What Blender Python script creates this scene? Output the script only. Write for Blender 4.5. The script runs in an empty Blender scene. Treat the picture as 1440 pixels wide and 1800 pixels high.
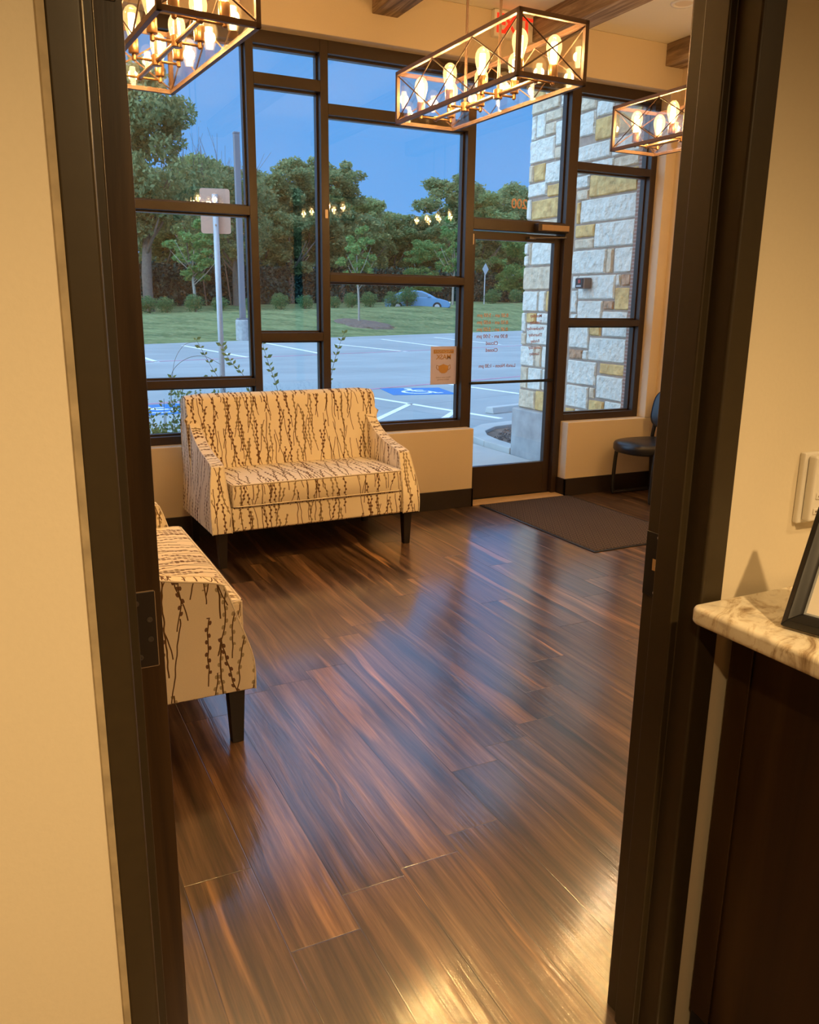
import bpy, bmesh, math, random
from mathutils import Vector, Matrix
PI = math.pi
C = bpy.context.scene.collection
SC = bpy.context.scene
random.seed(7)

# ---------------------------------------------------------------- camera
CX, CY, CZ = 0.0, 0.0, 1.5
YAW, PITCH, ROLL = math.radians(26.48), math.radians(14.18), math.radians(-0.742)
FPX = 1447.3
def cam_axes():
    cy, sy, cp, sp = math.cos(YAW), math.sin(YAW), math.cos(PITCH), math.sin(PITCH)
    fw = Vector((sy*cp, cy*cp, -sp)); r = Vector((cy, -sy, 0)); dn = fw.cross(r)
    cr, sr = math.cos(ROLL), math.sin(ROLL)
    return cr*r + sr*dn, -sr*r + cr*dn, fw
R_, D_, F_ = cam_axes()
cd = bpy.data.cameras.new('camera'); cam = bpy.data.objects.new('camera', cd); C.objects.link(cam)
cam.matrix_world = Matrix(((R_.x, -D_.x, -F_.x, CX), (R_.y, -D_.y, -F_.y, CY), (R_.z, -D_.z, -F_.z, CZ), (0, 0, 0, 1)))
cd.sensor_fit = 'HORIZONTAL'; cd.sensor_width = 36; cd.lens = FPX/1440*36; cd.clip_start = .02; cd.clip_end = 500
SC.camera = cam

# ---------------------------------------------------------------- exposure and world
SC.view_settings.view_transform = 'Standard'; SC.view_settings.look = 'None'
SC.view_settings.exposure = 0.0; SC.view_settings.gamma = 1.0; SC.view_settings.use_curve_mapping = False
cy = SC.cycles
cy.max_bounces = 8; cy.diffuse_bounces = 4; cy.glossy_bounces = 4; cy.transmission_bounces = 6; cy.transparent_max_bounces = 24
cy.sample_clamp_indirect = 4.0; cy.caustics_reflective = False; cy.caustics_refractive = False
cy.use_denoising = True
SKY_STRENGTH = 1.0
WEST_GLOW = (2.0, 3.1, 4.4)      # the brighter evening sky to the left, out of frame
SKY_LOW, SKY_MID, SKY_TOP = (.175, .47, .98), (.105, .40, .95), (.95, 1.3, 1.95)

W = bpy.data.worlds.new('dusk_sky'); SC.world = W; W.use_nodes = True
wn = W.node_tree; wn.nodes.clear()
wo = wn.nodes.new('ShaderNodeOutputWorld'); wb = wn.nodes.new('ShaderNodeBackground')
wt = wn.nodes.new('ShaderNodeTexCoord'); ws = wn.nodes.new('ShaderNodeSeparateXYZ'); wr = wn.nodes.new('ShaderNodeValToRGB')
wn.links.new(wt.outputs['Generated'], ws.inputs[0]); wn.links.new(ws.outputs['Z'], wr.inputs[0])
e = wr.color_ramp.elements; e[0].position = 0.0; e[0].color = SKY_LOW + (1,); e[1].position = 1.0; e[1].color = SKY_TOP + (1,)
m_ = e.new(0.28); m_.color = SKY_MID + (1,); m_ = e.new(0.5); m_.color = (.55, .85, 1.45, 1)
wnz = wn.nodes.new('ShaderNodeTexNoise'); wnz.inputs['Scale'].default_value = 2.2; wnz.inputs['Detail'].default_value = 4
wmp = wn.nodes.new('ShaderNodeMapping'); wmp.inputs['Scale'].default_value = (1, 1, 4)
wn.links.new(wt.outputs['Generated'], wmp.inputs[0]); wn.links.new(wmp.outputs[0], wnz.inputs['Vector'])
wmr = wn.nodes.new('ShaderNodeMapRange'); wmr.inputs[1].default_value = .5; wmr.inputs[2].default_value = .85; wmr.inputs[3].default_value = 0; wmr.inputs[4].default_value = .35
wn.links.new(wnz.outputs[0], wmr.inputs[0])
wmx = wn.nodes.new('ShaderNodeMix'); wmx.data_type = 'RGBA'; wn.links.new(wmr.outputs[0], wmx.inputs['Factor'])
_a = [q for q in wmx.inputs if q.name == 'A' and q.type == 'RGBA'][0]; _b = [q for q in wmx.inputs if q.name == 'B' and q.type == 'RGBA'][0]
wn.links.new(wr.outputs[0], _a); _b.default_value = (.3, .5, .85, 1)
wd = wn.nodes.new('ShaderNodeVectorMath'); wd.operation = 'DOT_PRODUCT'; wn.links.new(wt.outputs['Generated'], wd.inputs[0]); wd.inputs[1].default_value = Vector((-.93, -.22, .28)).normalized()
wdr = wn.nodes.new('ShaderNodeMapRange'); wdr.interpolation_type = 'SMOOTHSTEP'; wdr.inputs[1].default_value = .12; wdr.inputs[2].default_value = .95; wn.links.new(wd.outputs['Value'], wdr.inputs[0])
wad = wn.nodes.new('ShaderNodeMix'); wad.data_type = 'RGBA'; wn.links.new(wdr.outputs[0], wad.inputs['Factor'])
wq = lambda n, k: [q for q in n if q.name == k and q.type == 'RGBA'][0]
wn.links.new(wq(wmx.outputs, 'Result'), wq(wad.inputs, 'A')); wq(wad.inputs, 'B').default_value = WEST_GLOW + (1,)
wn.links.new(wq(wad.outputs, 'Result'), wb.inputs[0]); wb.inputs[1].default_value = SKY_STRENGTH; wn.links.new(wb.outputs[0], wo.inputs[0])

# ---------------------------------------------------------------- lamps of the hallway (behind and beside the camera)
HALL_COL = (1.0, .66, .30); BULB_COL = (1.0, .635, .25)
BULB_W = 20.0
def spot(name, loc, target, power, size, angle, blend, col):
    l = bpy.data.lights.new(name, 'SPOT'); l.energy = power; l.color = col; l.shadow_soft_size = size
    l.spot_size = math.radians(angle); l.spot_blend = blend
    o = bpy.data.objects.new(name, l); C.objects.link(o); o.location = loc
    o.rotation_euler = (Vector(target) - Vector(loc)).to_track_quat('-Z', 'Y').to_euler(); return o
spot('hallway_downlight', (2.3, -.45, 2.68), (2.2, .35, 0), 70, .035, 122, 1, HALL_COL)
spot('hallway_downlight', (.95, -.85, 2.68), (.35, .35, 0), 300, .05, 100, 1, HALL_COL)
spot('hallway_downlight', (-.45, -.55, 2.68), (-.15, .55, 0), 130, .05, 100, 1, HALL_COL)
spot('waiting_room_downlight', (4.24, 4.60, 3.405), (4.0, 4.2, 0), 32, .06, 140, 1, (1, .72, .42))
spot('waiting_room_downlight', (4.24, 2.60, 3.405), (3.6, 2.4, 0), 45, .06, 130, 1, (1, .72, .42))

# ---------------------------------------------------------------- node helpers
class X:
    def __init__(s, nt, sock): s.nt, s.s = nt, sock
    def _m(s, op, *a, clamp=False):
        n = s.nt.nodes.new('ShaderNodeMath'); n.operation = op; n.use_clamp = clamp
        for i, v in enumerate((s,) + a):
            if isinstance(v, X): s.nt.links.new(v.s, n.inputs[i])
            else: n.inputs[i].default_value = v
        return X(s.nt, n.outputs[0])
    def __add__(s, o): return s._m('ADD', o)
    def __radd__(s, o): return s._m('ADD', o)
    def __sub__(s, o): return s._m('SUBTRACT', o)
    def __rsub__(s, o): return (s*-1)._m('ADD', o)
    def __mul__(s, o): return s._m('MULTIPLY', o)
    __rmul__ = __mul__
    def __truediv__(s, o): return s._m('DIVIDE', o)
    def floor(s): return s._m('FLOOR')
    def fract(s): return s._m('FRACT')
    def abs(s): return s._m('ABSOLUTE')
    def mod(s, o): return s._m('FLOORED_MODULO', o)
    def lt(s, o): return s._m('LESS_THAN', o)
    def gt(s, o): return s._m('GREATER_THAN', o)
    def mx(s, o): return s._m('MAXIMUM', o)
    def mn(s, o): return s._m('MINIMUM', o)
    def pw(s, o): return s._m('POWER', o)
    def sin(s): return s._m('SINE')
    def ramp(s, a, b, c=0., d=1., smooth=True):
        n = s.nt.nodes.new('ShaderNodeMapRange'); n.interpolation_type = 'SMOOTHSTEP' if smooth else 'LINEAR'
        s.nt.links.new(s.s, n.inputs[0])
        for i, v in enumerate((a, b, c, d)): n.inputs[i+1].default_value = v
        return X(s.nt, n.outputs[0])

class Mat:
    def __init__(s, name, color=(.5, .5, .5), rough=.5, metal=0., spec=.5, **kw):
        s.m = bpy.data.materials.new(name); s.m.use_nodes = True; s.nt = s.m.node_tree
        s.p = s.nt.nodes['Principled BSDF']; s.out = s.nt.nodes['Material Output']
        s.p.inputs['Base Color'].default_value = tuple(color) + (1,); s.p.inputs['Roughness'].default_value = rough
        s.p.inputs['Metallic'].default_value = metal; s.p.inputs['Specular IOR Level'].default_value = spec
        for k, v in kw.items(): s.p.inputs[k].default_value = v
    def coord(s, kind='Object'):
        n = s.nt.nodes.new('ShaderNodeTexCoord'); q = s.nt.nodes.new('ShaderNodeSeparateXYZ')
        s.nt.links.new(n.outputs[kind], q.inputs[0]); return [X(s.nt, q.outputs[i]) for i in range(3)]
    def geo(s, out):
        n = s.nt.nodes.new('ShaderNodeNewGeometry'); return X(s.nt, n.outputs[out])
    def pos(s):
        n = s.nt.nodes.new('ShaderNodeNewGeometry'); q = s.nt.nodes.new('ShaderNodeSeparateXYZ')
        s.nt.links.new(n.outputs['Position'], q.inputs[0]); return [X(s.nt, q.outputs[i]) for i in range(3)]
    def vec(s, *a):
        n = s.nt.nodes.new('ShaderNodeCombineXYZ')
        for i, v in enumerate(a):
            if isinstance(v, X): s.nt.links.new(v.s, n.inputs[i])
            else: n.inputs[i].default_value = v
        return n.outputs[0]
    def noise(s, v, scale=1., detail=3., rough=.5, dist=0.):
        n = s.nt.nodes.new('ShaderNodeTexNoise'); s.nt.links.new(v, n.inputs['Vector'])
        n.inputs['Scale'].default_value = scale; n.inputs['Detail'].default_value = detail
        n.inputs['Roughness'].default_value = rough; n.inputs['Distortion'].default_value = dist
        return X(s.nt, n.outputs[0])
    def wn(s, *a):
        n = s.nt.nodes.new('ShaderNodeTexWhiteNoise'); n.noise_dimensions = '3D'; s.nt.links.new(s.vec(*a), n.inputs['Vector'])
        return X(s.nt, n.outputs[0])
    def voro(s, v, scale, feature='F1', out=0):
        n = s.nt.nodes.new('ShaderNodeTexVoronoi'); n.feature = feature; s.nt.links.new(v, n.inputs['Vector']); n.inputs['Scale'].default_value = scale
        return X(s.nt, n.outputs[out])
    def mix(s, f, a, b):
        n = s.nt.nodes.new('ShaderNodeMix'); n.data_type = 'RGBA'
        for k, v in (('Factor', f), ('A', a), ('B', b)):
            i = n.inputs[k] if k != 'Factor' else n.inputs[0]
            if k != 'Factor': i = [q for q in n.inputs if q.name == k and q.type == 'RGBA'][0]
            if isinstance(v, X): s.nt.links.new(v.s, i)
            elif isinstance(v, tuple): i.default_value = v + (1,) if len(v) == 3 else v
            else: i.default_value = v
        return X(s.nt, [q for q in n.outputs if q.type == 'RGBA'][0])
    def rampc(s, x, stops):
        n = s.nt.nodes.new('ShaderNodeValToRGB'); s.nt.links.new(x.s, n.inputs[0]); e = n.color_ramp.elements
        e[0].position, e[0].color = stops[0][0], stops[0][1] + (1,); e[1].position, e[1].color = stops[-1][0], stops[-1][1] + (1,)
        for p, c in stops[1:-1]: q = e.new(p); q.color = c + (1,)
        return X(s.nt, n.outputs[0])
    def col(s, x): s.nt.links.new(x.s, s.p.inputs['Base Color']); return s
    def rgh(s, x): s.nt.links.new(x.s, s.p.inputs['Roughness']); return s
    def bump(s, x, strength=.3, dist=.01):
        n = s.nt.nodes.new('ShaderNodeBump'); n.inputs['Strength'].default_value = strength; n.inputs['Distance'].default_value = dist
        s.nt.links.new(x.s, n.inputs['Height']); s.nt.links.new(n.outputs[0], s.p.inputs['Normal']); return s

def simple(name, color, rough=.5, metal=0., spec=.5, var=.08, scale=30, bump=0., bd=.004, **kw):
    k = Mat(name, color, rough, metal, spec, **kw); x, y, z = k.coord()
    n = k.noise(k.vec(x, y, z), scale, 3)
    dark = tuple(c*(1-var*2) for c in color); lite = tuple(min(1, c*(1+var*2)) for c in color)
    k.col(k.mix(n, dark, lite))
    if bump: k.bump(n, bump, bd)
    return k.m

M = {}
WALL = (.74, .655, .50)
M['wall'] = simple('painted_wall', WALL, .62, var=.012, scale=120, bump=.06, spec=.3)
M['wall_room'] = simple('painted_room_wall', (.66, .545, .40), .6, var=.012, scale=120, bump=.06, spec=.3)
M['ceiling'] = simple('painted_ceiling', (.84, .78, .64), .8, var=.01, scale=80, spec=.2)
M['bronze'] = simple('bronze_aluminium', (.034, .019, .010), .38, var=.1, scale=60)
M['bronze_box'] = simple('brown_reader_case', (.16, .13, .12), .5, var=.05)
M['frame_paint'] = simple('dark_bronze_paint', (.038, .026, .011), .42, var=.08, scale=50, bump=.03)
M['black'] = simple('black_plastic', (.012, .012, .014), .35, var=.1)
M['vinyl'] = simple('black_vinyl', (.009, .010, .014), .32, var=.1, scale=200, bump=.05)
M['base'] = simple('dark_baseboard', (.020, .013, .009), .4, var=.1)
M['leg'] = simple('espresso_wood', (.008, .004, .003), .45, var=.15, scale=20)
M['brass'] = simple('aged_bronze_metal', (.30, .17, .085), .32, metal=.85, var=.1)
M['lantern'] = simple('dark_lantern_bar', (.085, .048, .034), .5, var=.1)
M['steel'] = simple('satin_steel', (.5, .48, .45), .3, metal=1., var=.05)
M['chrome'] = simple('dark_steel', (.18, .17, .16), .3, metal=.9, var=.05)
M['silver'] = simple('galvanized_metal', (.42, .45, .48), .5, metal=.3, var=.06)
M['polepaint'] = simple('grey_pole_paint', (.16, .16, .18), .5, var=.06)
M['white'] = simple('white_plastic', (.80, .76, .68), .4, var=.01)
M['ivory'] = simple('ivory_plastic', (.78, .60, .42), .4, var=.02)
M['worn'] = simple('worn_edge_wood', (.26, .17, .10), .6, var=.1)
M['lcd'] = simple('green_screen', (.05, .11, .03), .2, var=.05)
M['print'] = simple('grey_print', (.25, .2, .15), .6, var=.02)
M['paper'] = simple('paper_sheet', (.86, .80, .70), .7, var=.01, scale=10)
M['matboard'] = simple('cream_matboard', (.74, .62, .45), .6, var=.01)
M['poster'] = simple('poster_paper', (.80, .66, .56), .6, var=.02, scale=20)
M['poster_ink'] = simple('ochre_ink', (.50, .27, .08), .6, var=.03)
M['poster_soft'] = simple('faded_ink', (.55, .42, .34), .6, var=.03)
M['letters'] = simple('tan_vinyl_lettering', (.62, .36, .22), .6, var=.02)
M['letters_dark'] = simple('mauve_vinyl_lettering', (.34, .20, .24), .6, var=.02)
M['red'] = simple('red_letter', (.75, .02, .01), .4, var=.02, **{'Emission Color': (1, .03, .01, 1), 'Emission Strength': .9})
M['blue'] = simple('blue_lot_paint', (.02, .17, .45), .7, var=.15, scale=14)
M['line'] = simple('white_lot_paint', (.80, .85, .88), .7, var=.12, scale=8)
M['redline'] = simple('faded_red_lot_paint', (.42, .22, .30), .75, var=.2, scale=3)
M['stone_white'] = simple('white_limestone', (.70, .70, .63), .85, var=.10, scale=16, bump=1., bd=.03)
M['stone_tan'] = simple('tan_limestone', (.64, .54, .40), .85, var=.18, scale=14, bump=1., bd=.03)
M['stone_gold'] = simple('gold_limestone', (.82, .44, .18), .85, var=.32, scale=12, bump=1., bd=.03)
M['stone_brown'] = simple('rust_brown_limestone', (.46, .28, .17), .85, var=.45, scale=18, bump=1., bd=.03)
M['mortar'] = simple('stone_mortar', (.38, .31, .26), .95, var=.1, scale=40, bump=.4)
M['cast'] = simple('cast_concrete_base', (.34, .36, .37), .85, var=.22, scale=7, bump=.3)
M['bark'] = simple('tree_bark', (.17, .13, .10), .9, var=.25, scale=12, bump=.6)
M['bark_pale'] = simple('pale_bark', (.30, .27, .23), .9, var=.2, scale=12, bump=.6)
M['twig'] = simple('green_twig', (.13, .12, .05), .8, var=.2, scale=30)
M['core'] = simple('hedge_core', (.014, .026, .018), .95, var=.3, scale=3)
M['carpaint'] = simple('blue_car_paint', (.10, .25, .42), .3, metal=.2, var=.03)
M['carglass'] = simple('car_window_glass', (.05, .14, .22), .08, var=.02)
M['tire'] = simple('black_tire', (.015, .015, .015), .8, var=.1)
M['signback'] = simple('sign_back_metal', (.62, .42, .32), .55, metal=.1, var=.04)
M['lightwood'] = simple('light_oak_strip', (.52, .34, .17), .45, var=.12, scale=20)

def translucent(m, f, col):
    nt = m.node_tree; p = nt.nodes['Principled BSDF']; t = nt.nodes.new('ShaderNodeBsdfTranslucent'); t.inputs[0].default_value = col + (1,)
    ms = nt.nodes.new('ShaderNodeMixShader'); ms.inputs[0].default_value = f; nt.links.new(p.outputs[0], ms.inputs[1]); nt.links.new(t.outputs[0], ms.inputs[2])
    nt.links.new(ms.outputs[0], nt.nodes['Material Output'].inputs[0])
translucent(M['poster'], .45, (.75, .65, .60))
def leafmat(name, a, b, trans=.4):
    k = Mat(name, a, .6, spec=.3); r = k.geo('Random Per Island')
    k.col(k.mix(r, a, b))
    t = k.nt.nodes.new('ShaderNodeBsdfTranslucent'); t.inputs[0].default_value = tuple(b) + (1,)
    ms = k.nt.nodes.new('ShaderNodeMixShader'); ms.inputs[0].default_value = trans
    k.nt.links.new(k.p.outputs[0], ms.inputs[1]); k.nt.links.new(t.outputs[0], ms.inputs[2]); k.nt.links.new(ms.outputs[0], k.out.inputs[0])
    return k.m
M['leaf_dark'] = leafmat('dark_oak_leaves', (.055, .10, .040), (.36, .42, .19))
M['leaf_mid'] = leafmat('mid_green_leaves', (.07, .12, .045), (.42, .50, .21))
M['leaf_light'] = leafmat('light_green_leaves', (.08, .18, .06), (.24, .40, .13))
M['leaf_hedge'] = leafmat('hedge_leaves', (.012, .040, .034), (.045, .11, .085), .05)
M['leaf_shrub'] = leafmat('shrub_leaves', (.03, .10, .045), (.12, .26, .10))
M['leaf_plant'] = leafmat('garden_leaves', (.05, .13, .06), (.28, .34, .10))

def wood(name, dark, mid, lite, rough=.4, axis=2, scale=1.):
    k = Mat(name, mid, rough); c = k.coord(); s = [14*scale]*3; s[axis] = .9*scale
    v = k.vec(c[0]*s[0], c[1]*s[1], c[2]*s[2])
    n = k.noise(v, 1., 6, .6, 1.2)
    k.col(k.rampc(n, [(.3, dark), (.5, mid), (.72, lite)])); k.bump(n, .12, .003); return k.m
M['doorwood'] = wood('stained_door_wood', (.016, .007, .002), (.044, .021, .006), (.075, .040, .014), .36)
M['cabwood'] = wood('espresso_cabinet_wood', (.016, .007, .002), (.034, .015, .004), (.062, .032, .009), .42, scale=.4)
M['beam'] = wood('weathered_beam_wood', (.07, .042, .024), (.27, .175, .10), (.52, .40, .26), .75, axis=1, scale=1.3)

# floor: long planks along Y with random tone, grain and pale sapwood streaks
def floor_mat():
    k = Mat('wood_plank_floor', (.2, .1, .05), .22, spec=.55, **{'Coat Weight': 1., 'Coat Roughness': .135, 'Coat IOR': 1.9}); x, y, z = k.pos()
    PW, PL = .182, 1.22
    u = (x + .055)/PW; cu = u.floor(); fu = u.fract()
    off = k.wn(cu, 3.1, .5)*PL
    v = (y + off)/PL; cv = v.floor(); fv = v.fract()
    r1 = k.wn(cu, cv, 1.7); r2 = k.wn(cu, cv, 9.3); r3 = k.wn(cu, cv, 4.4)
    gx = x*24 + r1*40; gy = y*1.0 + r2*30
    bend = k.noise(k.vec(x*3 + r1*9, y*1.2, r2*7), 1., 2)
    g1 = k.noise(k.vec(gx + bend*1.6, gy*.8, r3*5), 1., 6, .62, .25)
    g2 = k.noise(k.vec(x*120 + r1*80, y*4, r2*9), 1., 3, .65)
    st = k.noise(k.vec(x*13 + r2*33 + bend*1.6, y*.55 + r3*21, r1*3), 1., 4, .5, .3)
    streak = st.ramp(.58, .66)*r3.ramp(.1, .8, .25, 1)
    base = k.rampc(g1, [(.30, (.016, .009, .006)), (.42, (.066, .034, .020)), (.54, (.135, .073, .040)), (.74, (.27, .155, .085))])
    base = k.mix(streak*.85, base, (.52, .27, .115))
    tone = r1.ramp(0, 1, .55, 1.22, False); mul = k.nt.nodes.new('ShaderNodeMix'); mul.data_type = 'RGBA'; mul.blend_type = 'MULTIPLY'
    mul.inputs[0].default_value = 1.0
    k.nt.links.new(base.s, [q for q in mul.inputs if q.name == 'A' and q.type == 'RGBA'][0])
    k.nt.links.new(k.vec(tone*(g2*1.8 + .06), tone*(g2*1.8 + .05), tone*(g2*1.8 + .04)), [q for q in mul.inputs if q.name == 'B' and q.type == 'RGBA'][0])
    base = X(k.nt, [q for q in mul.outputs if q.type == 'RGBA'][0])
    eu = (fu*(-1.) + 1.).mn(fu)*PW; ev = (fv*(-1.) + 1.).mn(fv)*PL
    seam = eu.mn(ev).ramp(.0006, .0022, 1, 0)
    base = k.mix(seam*.75, base, (.02, .01, .006)); k.col(base)
    k.rgh((g2*.2 + g1*.16 + .18))
    k.bump(g2*.5 + g1*.5 - seam*2.5, .10, .0035)
    cb_ = k.nt.nodes.new('ShaderNodeBump'); cb_.inputs['Strength'].default_value = .22; cb_.inputs['Distance'].default_value = .004
    gg = k.noise(k.vec(x*75 + r1*50, y*2.2, r3*4), 1., 3, .6)
    k.nt.links.new((gg + g1*.5 - seam*1.).s, cb_.inputs['Height']); k.nt.links.new(cb_.outputs[0], k.p.inputs['Coat Normal'])
    return k.m
M['floor'] = floor_mat()

# willow twig upholstery, mapped in metres
def fabric(name, base=(.86, .76, .60)):
    k = Mat(name, base, .85, spec=.15); u, v, _ = k.coord('UV')
    stem = None; leaf = None; leafd = None
    for i, (s, slope, L, w) in enumerate(((.054, .0, .40, .0020), (.068, .20, .36, .0017), (.074, -.22, .32, .0018), (.088, .07, .28, .0016))):
        wob = k.noise(k.vec(u*2.3, v*7., i*3.7), 1., 2)
        uu = u + v*slope + wob*.045 + i*.031
        cu = (uu/s).floor(); r = k.wn(cu, i*1.3, 2.); vv = (v + r*L*3)/L; cv = vv.floor(); t = vv.fract(); q = k.wn(cu, cv, i + .5); q2 = k.wn(cu, cv, i + 7.5)
        du = ((uu/s).fract() - .5)*s + (q - .5)*s*.45
        live = t.gt(.06)*t.lt(.9)*q2.gt(.18)
        sm = du.abs().lt(w*1.25)*live
        p = .021; fl_ = (v/p); odd = fl_.floor().mod(2.)*2. - 1.
        le = ((du - odd*.0052)/.0050).pw(2.) + (((fl_.fract() - .5)*p)/.0074).pw(2.)
        lm = le.lt(1.)*live*t.gt(.22)*q.gt(.30)
        dk = lm*q2.gt(.62)
        stem = sm if stem is None else stem.mx(sm); leaf = lm if leaf is None else leaf.mx(lm); leafd = dk if leafd is None else leafd.mx(dk)
    weave = k.noise(k.vec(u*160, v*900, 0.), 1., 2)
    c = k.mix(weave, tuple(b*.90 for b in base), tuple(min(1, b*1.08) for b in base))
    c = k.mix(leaf*.85, c, (.36, .28, .15)); c = k.mix(leafd*.9, c, (.15, .07, .045)); c = k.mix(stem, c, (.13, .07, .03)); k.col(c)
    k.bump(weave, .15, .001); return k.m
M['fabric'] = fabric('willow_print_fabric')
M['piping'] = simple('cream_piping', (.80, .70, .58), .8, var=.14, scale=55)

def mat_entry():
    k = Mat('brown_entry_matting', (.08, .06, .05), .95, spec=.1); x, y, z = k.coord()
    a = (x/.03).floor(); b = (y/.045).floor(); alt = (a + b).mod(2.)
    s = ((x*.8 + y*alt - y*.5)*420.).sin()*.5 + .5
    n = k.noise(k.vec(x, y, z), 260, 2)
    f = (s*.55 + n*.6); rib = ((x/.03).fract() - .5).abs().gt(.40)
    c = k.mix(f, (.030, .021, .017), (.115, .085, .070)); c = k.mix(rib*.7, c, (.025, .018, .015)); k.col(c); k.bump(f, .5, .004); return k.m
M['mat'] = mat_entry()

def granite():
    k = Mat('veined_granite', (.6, .5, .38), .16, spec=.6); x, y, z = k.coord()
    n = k.noise(k.vec(x*2.2 + y*2.5, y*5.5 - x*3, z*3), 3.4, 8, .7, .9); n2 = k.noise(k.vec(x, y, z), 34, 4)
    c = k.rampc(n, [(.30, (.26, .17, .10)), (.40, (.60, .48, .32)), (.48, (.86, .78, .62)), (.60, (.92, .85, .70)), (.70, (.66, .50, .32))])
    k.col(k.mix(n2.ramp(.5, .72)*.35, c, (.25, .17, .10))); return k.m
M['granite'] = granite()

def concrete(name, base, scale=1.):
    k = Mat(name, base, .85, spec=.2); x, y, z = k.pos()
    n = k.noise(k.vec(x*.25, y*.5, z), scale, 6, .6); n2 = k.noise(k.vec(x, y, z), 22, 3)
    jx = ((x*.94 + y*.34)/4.6).fract(); jy = ((y*.94 - x*.34)/4.6).fract()
    j = jx.lt(.006).mx(jy.lt(.006))
    c = k.mix(n.ramp(.3, .75), tuple(b*.86 for b in base), tuple(min(1, b*1.12) for b in base)); c = k.mix(n2*.16, c, tuple(b*.7 for b in base)); k.col(k.mix(j*.45, c, tuple(b*.45 for b in base))); k.bump(n2, .1, .003); return k.m
M['lot'] = concrete('parking_lot_concrete', (.33, .37, .38))
M['walk'] = concrete('sidewalk_concrete', (.46, .48, .47), 2.)

def grassmat():
    k = Mat('lawn_turf', (.1, .2, .06), .9, spec=.1); x, y, z = k.pos()
    n = k.noise(k.vec(x*.35, y*.9, 0.), 1., 5, .65); n2 = k.noise(k.vec(x*3, y*3, 0.), 1., 4, .7)
    c = k.mix(n.ramp(.3, .7), (.07, .115, .045), (.21, .26, .11)); c = k.mix(n2.ramp(.45, .70)*.6, c, (.32, .34, .18)); k.col(c); k.bump(n2, .6, .08); return k.m
M['grass'] = grassmat()
M['mulch'] = simple('brown_mulch', (.15, .11, .085), .95, var=.4, scale=8, bump=1.)
M['asphalt'] = simple('road_asphalt', (.10, .10, .11), .9, var=.1, scale=3)

def brick():
    k = Mat('red_brick', (.3, .15, .1), .85); x, y, z = k.pos()
    n = k.nt.nodes.new('ShaderNodeTexBrick'); k.nt.links.new(k.vec(x + y, z, 0.), n.inputs['Vector']); n.inputs['Scale'].default_value = 1.
    for a, b in (('Brick Width', .2), ('Row Height', .03), ('Mortar Size', .006)): n.inputs[a].default_value = b
    n.inputs['Color1'].default_value = (.36, .20, .15, 1); n.inputs['Color2'].default_value = (.30, .16, .12, 1); n.inputs['Mortar'].default_value = (.42, .32, .27, 1)
    k.col(X(k.nt, n.outputs[0])); return k.m
M['brick'] = brick()

def thin_glass(name, tint=(1, 1, 1), boost=1., rough=0.):
    m = bpy.data.materials.new(name); m.use_nodes = True; nt = m.node_tree; nt.nodes.clear()
    o = nt.nodes.new('ShaderNodeOutputMaterial'); t = nt.nodes.new('ShaderNodeBsdfTransparent'); g = nt.nodes.new('ShaderNodeBsdfGlossy')
    t.inputs[0].default_value = tuple(tint) + (1,); g.inputs['Roughness'].default_value = rough
    fc = nt.nodes.new('ShaderNodeLayerWeight'); pw_ = nt.nodes.new('ShaderNodeMath'); pw_.operation = 'POWER'; pw_.inputs[1].default_value = 5
    nt.links.new(fc.outputs['Facing'], pw_.inputs[0])
    lw = nt.nodes.new('ShaderNodeMapRange'); lw.inputs[3].default_value = .042; nt.links.new(pw_.outputs[0], lw.inputs[0])
    mm = nt.nodes.new('ShaderNodeMath'); mm.operation = 'MULTIPLY'; mm.use_clamp = True; mm.inputs[1].default_value = boost
    ms = nt.nodes.new('ShaderNodeMixShader')
    nt.links.new(lw.outputs[0], mm.inputs[0]); nt.links.new(mm.outputs[0], ms.inputs[0]); nt.links.new(t.outputs[0], ms.inputs[1]); nt.links.new(g.outputs[0], ms.inputs[2]); nt.links.new(ms.outputs[0], o.inputs[0])
    return m
M['glass'] = thin_glass('window_glass', (.985, .99, .985), 1.1)
M['lglass'] = thin_glass('lantern_glass', (.98, .96, .94), 1.1)

def bulbmat():
    m = thin_glass('bulb_glass', (1, .93, .80), 1.); nt = m.node_tree
    e = nt.nodes.new('ShaderNodeEmission'); e.inputs[0].default_value = (1, .62, .22, 1); e.inputs[1].default_value = 1.25
    a = nt.nodes.new('ShaderNodeAddShader'); o = nt.nodes['Material Output']; s = o.inputs[0].links[0].from_socket
    nt.links.new(s, a.inputs[0]); nt.links.new(e.outputs[0], a.inputs[1]); nt.links.new(a.outputs[0], o.inputs[0]); return m
M['bulb'] = bulbmat()
def emis(name, col, st):
    m = bpy.data.materials.new(name); m.use_nodes = True; nt = m.node_tree; nt.nodes.clear()
    o = nt.nodes.new('ShaderNodeOutputMaterial'); e = nt.nodes.new('ShaderNodeEmission'); e.inputs[0].default_value = col + (1,); e.inputs[1].default_value = st
    nt.links.new(e.outputs[0], o.inputs[0]); return m
M['filament'] = emis('glowing_filament', (1, .76, .40), 22.)

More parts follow.
